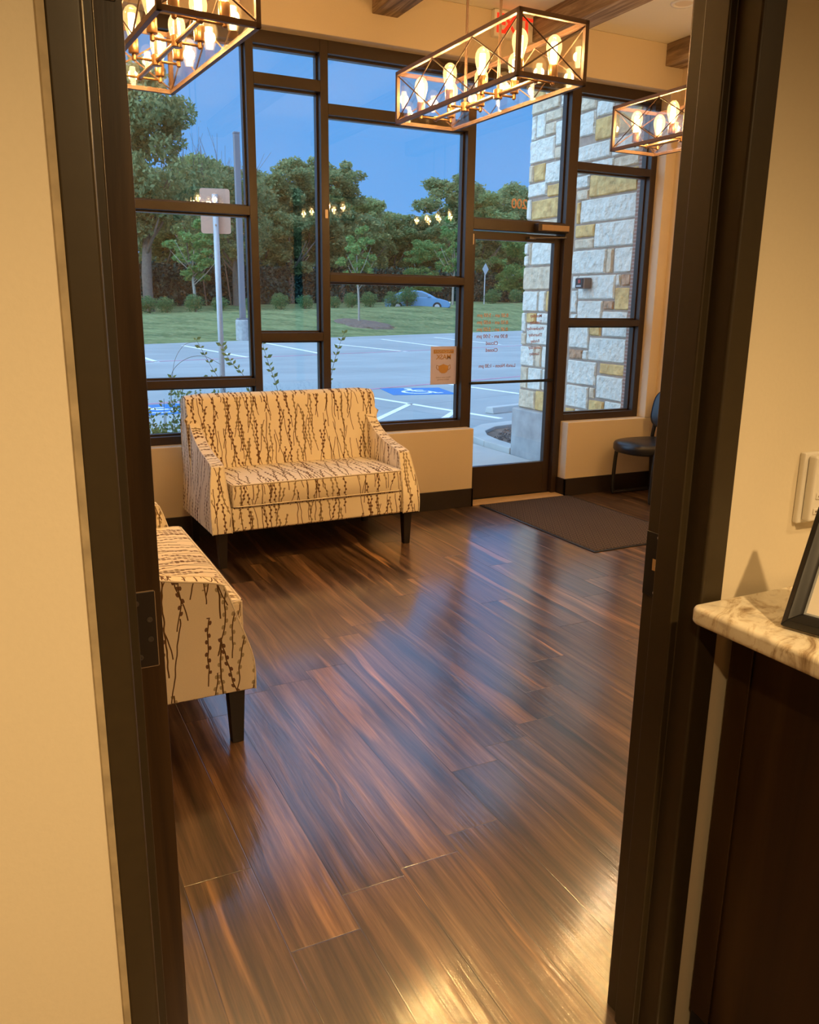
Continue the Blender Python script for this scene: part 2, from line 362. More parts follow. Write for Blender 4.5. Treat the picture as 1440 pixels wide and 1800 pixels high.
# ---------------------------------------------------------------- mesh helpers
class MB:
    def __init__(s): s.v = []; s.f = []; s.mi = []; s.cur = 0
    def add(s, vs, fs):
        o = len(s.v); s.v += [tuple(v) for v in vs]; s.f += [tuple(i + o for i in f) for f in fs]; s.mi += [s.cur]*len(fs); return s
    def box(s, a, b, T=None):
        x0, y0, z0 = a; x1, y1, z1 = b
        vs = [(x0, y0, z0), (x1, y0, z0), (x1, y1, z0), (x0, y1, z0), (x0, y0, z1), (x1, y0, z1), (x1, y1, z1), (x0, y1, z1)]
        if T: vs = [T(Vector(v)) for v in vs]
        return s.add(vs, [(3, 2, 1, 0), (4, 5, 6, 7), (0, 1, 5, 4), (1, 2, 6, 5), (2, 3, 7, 6), (3, 0, 4, 7)])
    def tube(s, pts, r, n=8, cap=True):
        pts = [Vector(p) for p in pts]; rs = r if isinstance(r, (list, tuple)) else [r]*len(pts); rings = []
        up = None
        for i, p in enumerate(pts):
            d = (pts[min(i+1, len(pts)-1)] - pts[max(i-1, 0)])
            if d.length < 1e-9: d = Vector((0, 0, 1))
            d.normalize()
            if up is None: up = Vector((0, 0, 1)) if abs(d.z) < .9 else Vector((1, 0, 0))
            a = d.cross(up)
            if a.length < 1e-4: a = d.cross(Vector((0, 1, 0)))
            a.normalize(); b = a.cross(d); up = b
            rings.append([p + (a*math.cos(2*PI*k/n) + b*math.sin(2*PI*k/n))*rs[i] for k in range(n)])
        vs = [v for q in rings for v in q]; fs = []
        for i in range(len(pts)-1):
            for k in range(n): fs.append((i*n+k, i*n+(k+1) % n, (i+1)*n+(k+1) % n, (i+1)*n+k))
        if cap: fs.append(tuple(range(n-1, -1, -1))); fs.append(tuple((len(pts)-1)*n + k for k in range(n)))
        return s.add(vs, fs)
    def loop_tube(s, pts, r, n=6):
        return s.tube(list(pts) + [pts[0], pts[1]], r, n, False)
    def lathe(s, prof, c=(0, 0, 0), n=16, ax=2):
        vs = []; fs = []
        for r, h in prof:
            for k in range(n):
                a = 2*PI*k/n; p = [r*math.cos(a), r*math.sin(a), h]
                if ax == 0: p = [p[2], p[0], p[1]]
                if ax == 1: p = [p[1], p[2], p[0]]
                vs.append((p[0]+c[0], p[1]+c[1], p[2]+c[2]))
        for i in range(len(prof)-1):
            for k in range(n): fs.append((i*n+k, i*n+(k+1) % n, (i+1)*n+(k+1) % n, (i+1)*n+k))
        fs.append(tuple(range(n-1, -1, -1))); fs.append(tuple((len(prof)-1)*n+k for k in range(n)))
        return s.add(vs, fs)
    def prism(s, poly, a, b, ax=0):
        # poly in the two other axes; extruded from a to b along ax
        n = len(poly); vs = []
        for h in (a, b):
            for p, q in poly: vs.append((h, p, q) if ax == 0 else (p, h, q) if ax == 1 else (p, q, h))
        fs = [tuple(range(n))[::-1], tuple(range(n, 2*n))] + [(i, (i+1) % n, n+(i+1) % n, n+i) for i in range(n)]
        return s.add(vs, fs)
    def build(s, name, mats, parent=None, bevel=0., seg=2, smooth=False, loc=None, rot=None, fn=None):
        me = bpy.data.meshes.new(name); me.from_pydata(s.v, [], s.f)
        if not isinstance(mats, (list, tuple)): mats = [mats]
        for m in mats: me.materials.append(M[m] if isinstance(m, str) else m)
        me.polygons.foreach_set('material_index', s.mi); me.update()
        bm = bmesh.new(); bm.from_mesh(me); bmesh.ops.recalc_face_normals(bm, faces=bm.faces)
        if fn: fn(bm)
        bm.to_mesh(me); bm.free()
        if smooth:
            me.shade_smooth()
        o = bpy.data.objects.new(name, me); C.objects.link(o)
        if bevel:
            b = o.modifiers.new('bevel', 'BEVEL'); b.width = bevel; b.segments = seg; b.limit_method = 'ANGLE'; b.angle_limit = math.radians(35)
            me.shade_smooth(); wnm = o.modifiers.new('wn', 'WEIGHTED_NORMAL'); wnm.keep_sharp = True
        if parent: o.parent = parent
        if loc: o.location = loc
        if rot: o.rotation_euler = rot
        return o

def tag(o, label=None, cat=None, group=None, kind=None):
    if label: o['label'] = label
    if cat: o['category'] = cat
    if group: o['group'] = group
    if kind: o['kind'] = kind
    return o
def empty(name, loc=(0, 0, 0), rz=0):
    o = bpy.data.objects.new(name, None); C.objects.link(o); o.location = loc; o.rotation_euler = (0, 0, rz); o.empty_display_size = .1; return o
def struct(o): o['kind'] = 'structure'; return o
def bx(name, a, b, m, parent=None, bevel=0.): return MB().box(a, b).build(name, m, parent, bevel)
def copy_tree(o, parent=None):
    c = o.copy(); C.objects.link(c); c.parent = parent
    for ch in list(o.children): copy_tree(ch, c)
    return c

# ================================================================= SETTING
FY, WY = 5.40, 5.30          # window frame face, inner wall face
DY = 1.0                     # near face of the office door frame
CEIL = 3.42; RX = 4.93; LX = -.16
struct(bx('floor', (LX-.1, -1.8, -.06), (RX+.1, 5.52, 0), 'floor'))
struct(bx('ceiling', (LX-.1, 1.15, CEIL), (RX+.1, 5.52, CEIL+.1), 'ceiling'))
struct(bx('ceiling_hall', (-1.3, -1.8, 2.7), (3.3, 1.01, 2.8), 'ceiling'))
bxs = lambda n, a, b, m, bev=0.: struct(bx(n, a, b, m, None, bev))
# window wall: half walls and the strip above the glazing
w = MB().box((LX-.1, WY, 0), (3.172, 5.52, .598)).box((4.045, WY, 0), (RX+.1, 5.52, .598)).box((LX-.1, WY, 3.105), (RX+.1, 5.52, CEIL)).box((4.835, WY, .598), (RX+.1, 5.52, 3.105)).box((LX-.1, WY, .598), (-.10, 5.52, 3.105))
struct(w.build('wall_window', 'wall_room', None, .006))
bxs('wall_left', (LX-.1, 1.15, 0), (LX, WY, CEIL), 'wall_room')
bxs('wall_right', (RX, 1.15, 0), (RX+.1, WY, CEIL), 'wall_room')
w = MB().box((-1.3, DY+.008, 0), (.085, 1.142, 2.8)).box((1.118, DY+.008, 0), (3.3, 1.142, 2.8)).box((.085, DY+.008, 2.17), (1.118, 1.142, 2.8))
struct(w.build('wall_doorway', 'wall'))
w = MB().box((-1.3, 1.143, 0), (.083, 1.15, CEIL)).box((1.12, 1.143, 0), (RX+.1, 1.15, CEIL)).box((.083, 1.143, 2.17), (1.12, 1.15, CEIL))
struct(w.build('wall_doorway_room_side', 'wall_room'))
bxs('wall_hall_left', (-1.4, -1.8, 0), (-1.3, 1.15, 2.8), 'wall')
bxs('wall_hall_right', (3.3, -1.8, 0), (3.4, 1.15, 2.8), 'wall')
bxs('wall_hall_back', (-1.4, -1.9, 0), (3.4, -1.8, 2.8), 'wall')
bxs('floor_hall', (-1.3, -1.8, -.06), (LX-.1, 1.15, 0), 'floor')
w = MB().box((LX, WY-.016, 0), (3.172, WY, .140)).box((3.158, WY-.016, 0), (3.174, 5.40, .140))
struct(w.build('baseboard_window_left', 'base', None, .002))
w = MB().box((4.029, WY-.016, 0), (RX, WY, .140)).box((4.029, WY-.016, 0), (4.045, 5.40, .140))
struct(w.build('baseboard_window_right', 'base', None, .002))
bxs('baseboard_right', (RX-.016, 1.15, 0), (RX, WY-.016, .140), 'base', .002)
bxs('baseboard_left', (LX, 1.15, 0), (LX+.016, WY-.016, .140), 'base', .002)
bxs('trim_threshold', (3.176, 5.285, 0), (4.04, 5.44, .010), 'lightwood', .003)

# office door frame (double rabbet hollow metal)
def jamb_profile(sgn, xi, xo):
    # xi: inner face, xo: outer edge of the flat face.  returns polygon (x,y)
    s = sgn
    return [(xo, DY+.012), (xo, DY+.002), (xo - s*.002, DY), (xi + s*.006, DY), (xi + s*.002, DY+.002), (xi, DY+.006), (xi, DY+.049),
            (xi - s*.001, DY+.051), (xi - s*.014, DY+.051), (xi - s*.016, DY+.053), (xi - s*.016, DY+.103), (xi - s*.014, DY+.105), (xi, DY+.105), (xi, DY+.147),
            (xi + s*.003, DY+.150), (xo - s*.002, DY+.150), (xo, DY+.148), (xo, DY+.140), (xi + s*.012, DY+.138), (xi + s*.012, DY+.014)]
fr = empty('door_1', (0, 0, 0)); struct(fr)
MB().prism(jamb_profile(-1, .1165, .0785), 0, 2.15, 2).build('jamb', 'frame_paint', fr, .0012)
MB().prism(jamb_profile(1, 1.0775, 1.1275), 0, 2.15, 2).build('jamb', 'frame_paint', fr, .0012)
MB().box((.0785, DY, 2.11), (1.1275, DY+.15, 2.17)).build('frame_head', 'frame_paint', fr, .002)
mb = MB().prism([(.0785, DY+.010), (.0785, DY+.001), (.0705, DY+.004), (.0685, DY+.010)], 0, 2.15, 2)
mb.build('caulk_strip', simple('olive_caulk', (.42, .34, .22), .6, var=.25, scale=25), fr)
strike = MB().box((1.0745, DY+.108, .965), (1.0772, DY+.146, 1.09)).build('strike_plate', 'black', fr, .001)
MB().box((1.0735, DY+.109, 1.018), (1.0748, DY+.124, 1.040)).build('latch_hole', 'lightwood', strike)
mb = MB()
for z in (1.083, 1.027, .975): mb.lathe([(.0035, 0), (.0035, -.0015), (.0015, -.002)], (1.0745, DY+.113, z), 10, 0)
mb.build('screw', 'steel', strike)
# the opened wooden door, seen on its hinge edge
dr = empty('door_2', (.135, 1.156, 0)); struct(dr)
MB().box((0, 0, .012), (.044, .93, 2.10)).build('door_slab', 'doorwood', dr, .0015)
for z in (.22, .985, 1.85):
    h = MB().box((.003, -.0022, z), (.035, .0005, z+.114)).build('hinge_leaf', 'base', dr, .0008)
    MB().box((.0345, -.0016, z-.0012), (.0358, .0006, z+.1152)).box((.003, -.0016, z+.114), (.0358, .0006, z+.1152)).box((.003, -.0016, z-.0012), (.0358, .0006, z)).build('mortise_edge', 'worn', h)
    mb = MB()
    for dx, dz in ((.009, .098), (.026, .072), (.026, .042), (.010, .016)): mb.lathe([(.0042, 0), (.0042, -.001), (.002, -.0012), (.0018, -.0004)], (dx, -.0022, z+dz), 12, 1)
    mb.build('screw', 'chrome', h)
    MB().tube([(-.004, -.004, z), (-.004, -.004, z+.114)], .006, 10).build('knuckle', 'base', h)
mb = MB()
for s in (-1, 1): mb.lathe([(.026, 0), (.026, s*.008), (.012, s*.012), (.012, s*.045), (.027, s*.055), (.029, s*.07), (.02, s*.082)], ((0 if s < 0 else .044), .86, 1.0), 16, 0)
mb.build('door_knob', 'steel', dr, smooth=True)

# ---------------------------------------------------------------- storefront glazing
def fbar(mb, x0, x1, z0, z1, y0=FY, y1=FY+.115): mb.box((x0, y0, z0), (x1, y1, z1))
def pane(par, x0, x1, z0, z1): return MB().box((x0, FY+.070, z0), (x1, FY+.076, z1)).build('pane', 'glass', par)
def stops(mb, x0, x1, z0, z1, t=.012):
    for a, b, c, d in ((x0, x0+t, z0, z1), (x1-t, x1, z0, z1), (x0, x1, z0, z0+t), (x0, x1, z1-t, z1)):
        mb.box((a, FY+.050, c), (b, FY+.095, d))
def window(name, members, panes):
    r = empty(name, (0, 0, 0)); struct(r); mb = MB()
    for m in members: fbar(mb, *m)
    mb.build('window_frame', 'bronze', r, .0025)
    mb = MB()
    for p in panes: stops(mb, *p)
    mb.build('glazing_stop', 'bronze', r, .001)
    for p in panes: pane(r, *p)
    return r
Z0, Z1 = .598, 3.115
window('window_1', [(-.10, -.045, Z0, Z1), (-.045, 1.535, Z0, .65), (-.045, 1.535, 3.03, Z1), (-.045, 1.535, .957, 1.008), (-.045, 1.535, 2.033, 2.087), (1.535, 1.585, Z0, Z1)],
       [(-.045, 1.535, .65, .957), (-.045, 1.535, 1.008, 2.033), (-.045, 1.535, 2.087, 3.03)])
window('window_2', [(1.585, 2.017, Z0, .65), (1.585, 2.017, 3.03, Z1), (1.585, 2.017, 1.248, 1.304), (1.585, 2.017, 2.802, 2.869), (2.017, 2.071, Z0, Z1)],
       [(1.585, 2.017, .65, 1.248), (1.585, 2.017, 1.304, 2.802), (1.585, 2.017, 2.869, 3.03)])
window('window_3', [(2.071, 3.110, Z0, .65), (2.071, 3.110, 3.03, Z1), (2.071, 3.110, 1.637, 1.689), (2.071, 3.110, 2.674, 2.74), (3.110, 3.176, 0, Z1)],
       [(2.071, 3.110, .65, 1.637), (2.071, 3.110, 1.689, 2.674), (2.071, 3.110, 2.74, 3.03)])
window('window_4', [(3.176, 3.985, 2.03, 2.105), (3.176, 3.985, 3.03, Z1), (3.985, 4.068, 0, Z1)], [(3.176, 3.985, 2.105, 3.03)])
window('window_5', [(4.068, 4.780, Z0, .65), (4.068, 4.780, 3.03, Z1), (4.068, 4.780, 1.345, 1.396), (4.068, 4.780, 2.498, 2.552), (4.780, 4.838, Z0, Z1)],
       [(4.068, 4.780, .65, 1.345), (4.068, 4.780, 1.396, 2.498), (4.068, 4.780, 2.552, 3.03)])
# glazed entrance door
d3 = empty('door_3', (0, 0, 0)); struct(d3)
mb = MB()
for a, b, c, d in ((3.182, 3.222, .015, 2.022), (3.925, 3.980, .015, 2.022), (3.222, 3.925, 1.965, 2.022), (3.222, 3.925, .015, .268)): mb.box((a, FY+.045, c), (b, FY+.09, d))
mb.build('door_frame', 'bronze', d3, .002)
MB().box((3.222, FY+.064, .268), (3.925, FY+.071, 1.965)).build('glass_panel', 'glass', d3)
MB().box((3.18, FY+.030, .004), (3.98, FY+.10, .015)).build('door_sweep', 'black', d3)
pb = MB().tube([(3.20, FY+.01, .925), (3.945, FY+.01, .928)], .011, 10).tube([(3.20, FY+.01, .925), (3.20, FY+.05, .925)], .010, 8).tube([(3.945, FY+.01, .928), (3.945, FY+.05, .928)], .010, 8)
pb.build('push_bar', 'black', d3, smooth=True)
cl = MB().box((3.695, 5.335, 2.035), (3.975, 5.40, 2.092)).build('door_closer', 'bronze', d3, .004)
MB().box((3.725, 5.331, 2.043), (3.972, 5.336, 2.083)).build('closer_cover', simple('tan_closer_cover', (.34, .22, .12), .4, var=.05), cl, .002)
MB().tube([(3.965, 5.37, 2.03), (3.965, 5.37, 2.00), (3.83, 5.36, 1.995), (3.70, 5.40, 1.992)], [.008, .008, .006, .005], 8).lathe([(.014, 0), (.014, -.012)], (3.965, 5.37, 2.008), 12).build('closer_arm', 'chrome', cl, smooth=True)
MB().box((3.66, 5.395, 1.982), (3.72, 5.445, 1.998)).build('arm_bracket', 'chrome', cl, .001)
# lettering, seen from behind through the glass
def to_mesh(o):
    bpy.context.view_layer.update(); me = bpy.data.meshes.new_from_object(o.evaluated_get(bpy.context.evaluated_depsgraph_get())); n = o.name; cu = o.data
    bpy.data.objects.remove(o); q = bpy.data.objects.new(n, me); C.objects.link(q); bpy.data.curves.remove(cu); return q
def text(name, body, x, z, size, m, parent, y=FY+.0625, align='CENTER', line=1.):
    cu = bpy.data.curves.new(name, 'FONT'); cu.body = body; cu.size = size; cu.extrude = .0004; cu.align_x = align; cu.space_line = line; cu.offset = size*.018; cu.materials.append(M[m])
    o = bpy.data.objects.new(name, cu); C.objects.link(o); o = to_mesh(o); o.rotation_euler = (PI/2, 0, 0); o.scale = (-1, 1, 1); o.location = (x, y, z); o.parent = parent; return o
text('hours_lettering', '8:30 am - 5:00 pm\n8:30 am - 6:00 pm\n8:30 am - 5:00 pm', 3.405, 1.412, .038, 'letters', d3, line=1.36)
text('hours_lettering', '8:30 am - 5:00 pm\nClosed\nClosed', 3.405, 1.257, .038, 'letters_dark', d3, line=1.36)
text('day_lettering', 'Monday\nTuesday\nWednesday\nThursday\nFriday\nSaturday\nSunday', 3.80, 1.412, .034, 'letters_dark', d3, line=1.42)
text('lunch_lettering', 'Lunch Noon - 1:30 pm', 3.46, 1.035, .036, 'letters_dark', d3)
text('suite_number', '200', 3.605, 2.20, .095, 'letters', bpy.data.objects['window_4'], y=FY+.069)

# ---------------------------------------------------------------- ceiling beams
for x0 in (2.33, 3.53, 4.75):
    b = MB().box((x0, 1.15, CEIL-.155), (x0+.18, WY, CEIL)).build('ceiling_beam', 'beam', None, .006)
    lab = {2.33: 'weathered wood ceiling beam ending above the two middle windows', 3.53: 'weathered wood ceiling beam ending above the glass entrance door', 4.75: 'weathered wood ceiling beam at the right corner above the stone view'}[x0]
    tag(b, lab, 'beam', 'wooden beams across the waiting room ceiling')

rl = empty('recessed_light', (4.24, 4.60, CEIL)); tag(rl, 'round white recessed light trim in the ceiling beside the right beam', 'light')
MB().lathe([(.085, 0), (.085, -.006), (.066, -.008), (.060, -.001)], (0, 0, 0), 28).build('trim_ring', 'white', rl, smooth=True)
MB().lathe([(.058, -.0005), (.058, -.003)], (0, 0, 0), 24).build('lens', 'matboard', rl)

# exit sign
ex = empty('exit_sign', (3.36, WY, 3.25)); tag(ex, 'exit sign with red letters on the wall above the glass entrance door', 'sign')
MB().box((-.155, -.045, 0), (.155, 0, .165)).build('sign_housing', 'white', ex, .006)
for ch, dx in (('E', -.105), ('X', -.035), ('I', .035), ('T', .10)):
    cu = bpy.data.curves.new('letter', 'FONT'); cu.body = ch; cu.size = .165; cu.extrude = .002; cu.align_x = 'CENTER'; cu.offset = .003; cu.materials.append(M['red'])
    o = bpy.data.objects.new('letter', cu); C.objects.link(o); o = to_mesh(o); o.rotation_euler = (PI/2, 0, 0); o.location = (dx, -.046, .027); o.parent = ex

# ================================================================= CHANDELIERS
def make_chandelier():
    r = empty('chandelier'); Lh, Wh, H = .45, .137, .205; t = .0075
    mb = MB()
    for z in (0, H-2*t):
        for s in (-1, 1):
            mb.box((s*Wh-t, -Lh-t, z), (s*Wh+t, Lh+t, z+2*t)); mb.box((-Wh-t, s*Lh-t, z), (Wh+t, s*Lh+t, z+2*t))
    for sx in (-1, 1):
        for sy in (-1, 1): mb.box((sx*Wh-t, sy*Lh-t, 0), (sx*Wh+t, sy*Lh+t, H))
    mb.build('lantern_frame', 'lantern', r, .001)
    mb = MB(); q = .0028
    for sx in (-1, 1):
        for k in range(3):
            y0 = -Lh + k*2*Lh/3; y1 = y0 + 2*Lh/3
            mb.tube([(sx*Wh, y0, 2*t), (sx*Wh, y1, H-2*t)], q, 4); mb.tube([(sx*Wh, y1, 2*t), (sx*Wh, y0, H-2*t)], q, 4)
    for sy in (-1, 1):
        mb.tube([(-Wh, sy*Lh, 2*t), (Wh, sy*Lh, H-2*t)], q, 4); mb.tube([(Wh, sy*Lh, 2*t), (-Wh, sy*Lh, H-2*t)], q, 4)
    mb.build('cross_bracing', 'lantern', r)
    g = .0105
    for sx in (-1, 1): MB().box((sx*(Wh-g)-.001, -Lh+.008, .008), (sx*(Wh-g)+.001, Lh-.008, H-.008)).build('glass_panel', 'lglass', r)
    for sy in (-1, 1): MB().box((-Wh+.012, sy*(Lh-g)-.001, .008), (Wh-.012, sy*(Lh-g)+.001, H-.008)).build('glass_panel', 'lglass', r)
    # central rod, hubs, cross arms
    zc = .022
    mb = MB().tube([(0, -.36, zc), (0, .36, zc)], .0075, 10)
    for y in (-.12, .12): mb.lathe([(.012, -.016), (.017, -.014), (.017, .016), (.010, .02)], (0, y, zc), 14)
    for y in (-.36, .36): mb.lathe([(.006, -.010), (.011, -.004), (.011, .004), (.006, .010)], (0, y, zc), 10)
    for y in (-.36, -.12, .12, .36):
        mb.tube([(-.072, y, zc), (.072, y, zc)], .0042, 8)
        for s in (-1, 1): mb.lathe([(.003, -.010), (.0075, -.006), (.0075, .004), (.006, .012)], (s*.072, y, zc), 10)
    mb.build('socket_arms', 'brass', r, smooth=False)
    MB().tube([(0, -.12, zc), (0, -.12, CEIL-BZ-.0)], .0055, 8).tube([(0, .12, zc), (0, .12, CEIL-BZ)], .0055, 8).build('hanging_rod', 'lantern', r)
    MB().lathe([(.03, 0), (.03, -.02), (.0, -.022)], (0, -.12, CEIL-BZ), 20).lathe([(.03, 0), (.03, -.02), (.0, -.022)], (0, .12, CEIL-BZ), 20).build('ceiling_canopy', 'lantern', r)
    sock = MB().lathe([(.0155, 0), (.0165, .002), (.0165, .042), (.014, .045)], (0, 0, 0), 16)
    prof = [(.012, .040), (.0135, .052), (.020, .072), (.0265, .095), (.0275, .108), (.0255, .122), (.019, .135), (.010, .1425), (.002, .145)]
    for y in (-.36, -.12, .12, .36):
        for s in (-1, 1):
            so = MB(); so.add(sock.v, sock.f); so = so.build('bulb_socket', 'brass', r, smooth=True, loc=(s*.072, y, zc+.012))
            b = MB().lathe(prof, (0, 0, 0), 18).build('bulb', 'bulb', r, smooth=True, loc=(s*.072, y, zc+.008))
            fm = MB()
            for k in range(6):
                a = 2*PI*k/6; x, yy = .0085*math.cos(a), .0085*math.sin(a)
                fm.tube([(x*.5, yy*.5, .056), (x*.75, yy*.75, .085), (x*.7, yy*.7, .120)], .0056, 6)
            fm.build('filament', 'filament', b)
            l = bpy.data.lights.new('bulb_light', 'POINT'); l.energy = BULB_W; l.color = BULB_COL; l.shadow_soft_size = .018
            lo = bpy.data.objects.new('bulb_light', l); C.objects.link(lo); lo.location = (0, 0, .09); lo.parent = b
    return r
BZ = 2.24
c2 = make_chandelier(); c2.location = (1.777, 2.995, BZ); c2.rotation_euler.z = math.radians(.8)
tag(c2, 'glass and bronze lantern chandelier hanging nearest the middle, left of the small one', 'chandelier', 'rectangular lantern chandeliers')
for (x, y, rz, lab) in ((.577, 2.925, 4.2, 'glass and bronze lantern chandelier at the top left beside the opened door edge'),
                        (2.965, 3.03, .8, 'small looking lantern chandelier half hidden behind the right door frame')):
    c = copy_tree(c2); c.location = (x, y, BZ); c.rotation_euler.z = math.radians(rz); c['label'] = lab
c4 = copy_tree(c2); c4.location = (4.22, 3.05, BZ); c4['label'] = 'lantern chandelier seen only as a reflection in the window beside the door'

# ================================================================= LOVESEATS
def fabric_uv(bm, mode):
    uvl = bm.loops.layers.uv.new('UVMap')
    for f in bm.faces:
        n = f.normal; ax, ay, az = abs(n.x), abs(n.y), abs(n.z)
        for l in f.loops:
            x, y, z = l.vert.co
            if az > ax and az > ay: l[uvl].uv = (y, x) if mode == 'arm' else (x, y)
            elif ax > ay: l[uvl].uv = (y+.37, z)
            else: l[uvl].uv = (x, z)
def smooth_curve(pts, n=6):
    out = []
    P = [Vector(p) for p in pts]
    for i in range(len(P)-1):
        p0, p1, p2, p3 = P[max(i-1, 0)], P[i], P[i+1], P[min(i+2, len(P)-1)]
        for k in range(n):
            t = k/n; out.append(.5*((2*p1) + (p2-p0)*t + (2*p0-5*p1+4*p2-p3)*t*t + (3*p1-p0-3*p2+p3)*t**3))
    out.append(P[-1]); return out
def make_loveseat():
    r = empty('loveseat'); HW = .645
    # arms: profile in (y,z)
    top = smooth_curve([(.235, .80), (.16, .735), (.05, .672), (-.10, .628), (-.235, .605), (-.285, .590)], 5)
    front = smooth_curve([(-.297, .560), (-.325, .47), (-.362, .355), (-.372, .29), (-.372, .215)], 4)
    prof = [(p.x, p.y) for p in top] + [(p.x, p.y) for p in front] + [(.34, .215), (.355, .60), (.335, .80)]
    for s in (-1, 1):
        x0, x1 = s*.550, s*HW
        mb = MB(); nx = 4
        n = len(prof); vs = []
        for k in range(nx+1):
            t = k/nx
            for y, z in prof:
                x = x0 + (x1-x0)*t
                # outer skin leans in at the top front and swells low down
                fl = max(0., (.62 - z)/.4) if z < .62 else 0.
                x += s*t*(-.016 + .040*math.sin(min(1, fl)*PI*.62)) + s*(1-t)*(.012*(1-min(1, fl)))
                yy = y
                vs.append((x, yy, z))
        fs = [tuple(range(n)), tuple(nx*n + i for i in range(n))] + [(k*n+i, k*n+(i+1) % n, (k+1)*n+(i+1) % n, (k+1)*n+i) for k in range(nx) for i in range(n)]
        mb.add(vs, fs)
        a = mb.build('arm', 'fabric', r, .012, 3, fn=lambda bm: fabric_uv(bm, 'arm'))
        # welt along the outer and inner front edge
        pw = MB()
        for t in (0, 1):
            pts = []
            for i, (y, z) in enumerate(prof[:n-3]):
                fl = max(0., (.62 - z)/.4) if z < .62 else 0.
                x = x0 + (x1-x0)*t + s*t*(-.016 + .040*math.sin(min(1, fl)*PI*.62)) + s*(1-t)*(.012*(1-min(1, fl))); pts.append((x - s*(.002 if t else -.002), y+(.001), z))
            pw.tube(pts, .0035, 6)
        pw.build('welt', 'piping', a)
    # seat rail and inner deck
    mb = MB().box((-.548, -.362, .215), (.548, .30, .358))
    mb.build('seat_rail', 'fabric', r, .014, 3, fn=lambda bm: fabric_uv(bm, 'seat'))
    # cushion
    cu = MB().box((-.541, -.368, .362), (.541, .18, .492))
    def puff(bm):
        bmesh.ops.subdivide_edges(bm, edges=bm.edges, cuts=9, use_grid_fill=True)
        for v in bm.verts:
            x, y = v.co.x/.541, (v.co.y+.094)/.274
            if v.co.z > .43: v.co.z += .016*(1-x**4)*(1-y**4) 
            if v.co.y < -.36 : v.co.y -= .010*(1-x**6)*(1-((v.co.z-.427)/.066)**2)
        fabric_uv(bm, 'seat')
    c = cu.build('seat_cushion', 'fabric', r, .012, 3, fn=puff)
    pm = MB()
    for z in (.490, .366):
        pts = [(-.539, .17, z), (-.539, -.34, z), (-.533, -.360, z), (-.515, -.368, z), (0, -.370, z), (.515, -.368, z), (.533, -.360, z), (.539, -.34, z), (.539, .17, z)]
        pm.tube(pts, .0045, 6)
    for s in (-1, 1): pm.tube([(s*.536, -.366, .366), (s*.536, -.366, .490)], .0038, 6)
    pm.build('piping', 'piping', c)
    # back: rolled top
    bp = [(p.x, p.y) for p in smooth_curve([(.13, .40), (.165, .55), (.195, .70), (.215, .82), (.225, .885), (.245, .925), (.285, .945), (.335, .935), (.372, .905), (.380, .86), (.372, .60), (.355, .215)], 4)] + [(.13, .215)]
    n = len(bp); vs = []; NX = 12
    for k in range(NX+1):
        t = -1 + 2*k/NX; x = t*.648
        for y, z in bp:
            zz = z; xx = x
            if abs(t) == 1 and z > .80: xx = x*(1 - .012)
            yy = y + (.0 if z < .5 else -.012*(1-abs(t)**2)*((z-.5)/.4))
            if z > .85 and abs(t) > .95: zz = z - .012
            vs.append((xx, yy, zz))
    fs = [tuple(range(n)), tuple(NX*n+i for i in range(n))] + [(k*n+i, k*n+(i+1) % n, (k+1)*n+(i+1) % n, (k+1)*n+i) for k in range(NX) for i in range(n)]
    mb = MB().add(vs, fs); mb.build('backrest', 'fabric', r, .02, 3, fn=lambda bm: fabric_uv(bm, 'back'))
    for sx in (-1, 1):
        for y, sl in ((-.315, -.0), (.285, .03)):
            x = sx*.60; a, b = .029, .020
            m = MB(); vs = []
            for (h, q, dy) in ((.215, a, 0), (0, b, sl)):
                vs += [(x-q, y-q+dy, h), (x+q, y-q+dy, h), (x+q, y+q+dy, h), (x-q, y+q+dy, h)]
            m.add(vs, [(0, 1, 2, 3), (7, 6, 5, 4), (0, 4, 5, 1), (1, 5, 6, 2), (2, 6, 7, 3), (3, 7, 4, 0)]); m.build('leg', 'leg', r, .002)
    return r
l1 = make_loveseat(); l1.location = (1.655, 4.895, 0); l1.rotation_euler.z = math.radians(1.8)
tag(l1, 'cream willow print loveseat with dark legs standing under the window', 'sofa', 'matching willow print loveseats')
l2 = copy_tree(l1); l2.location = (.318, 3.215, 0); l2.rotation_euler.z = math.radians(90)
l2['label'] = 'cream willow print loveseat at left, mostly hidden behind the opened door edge'

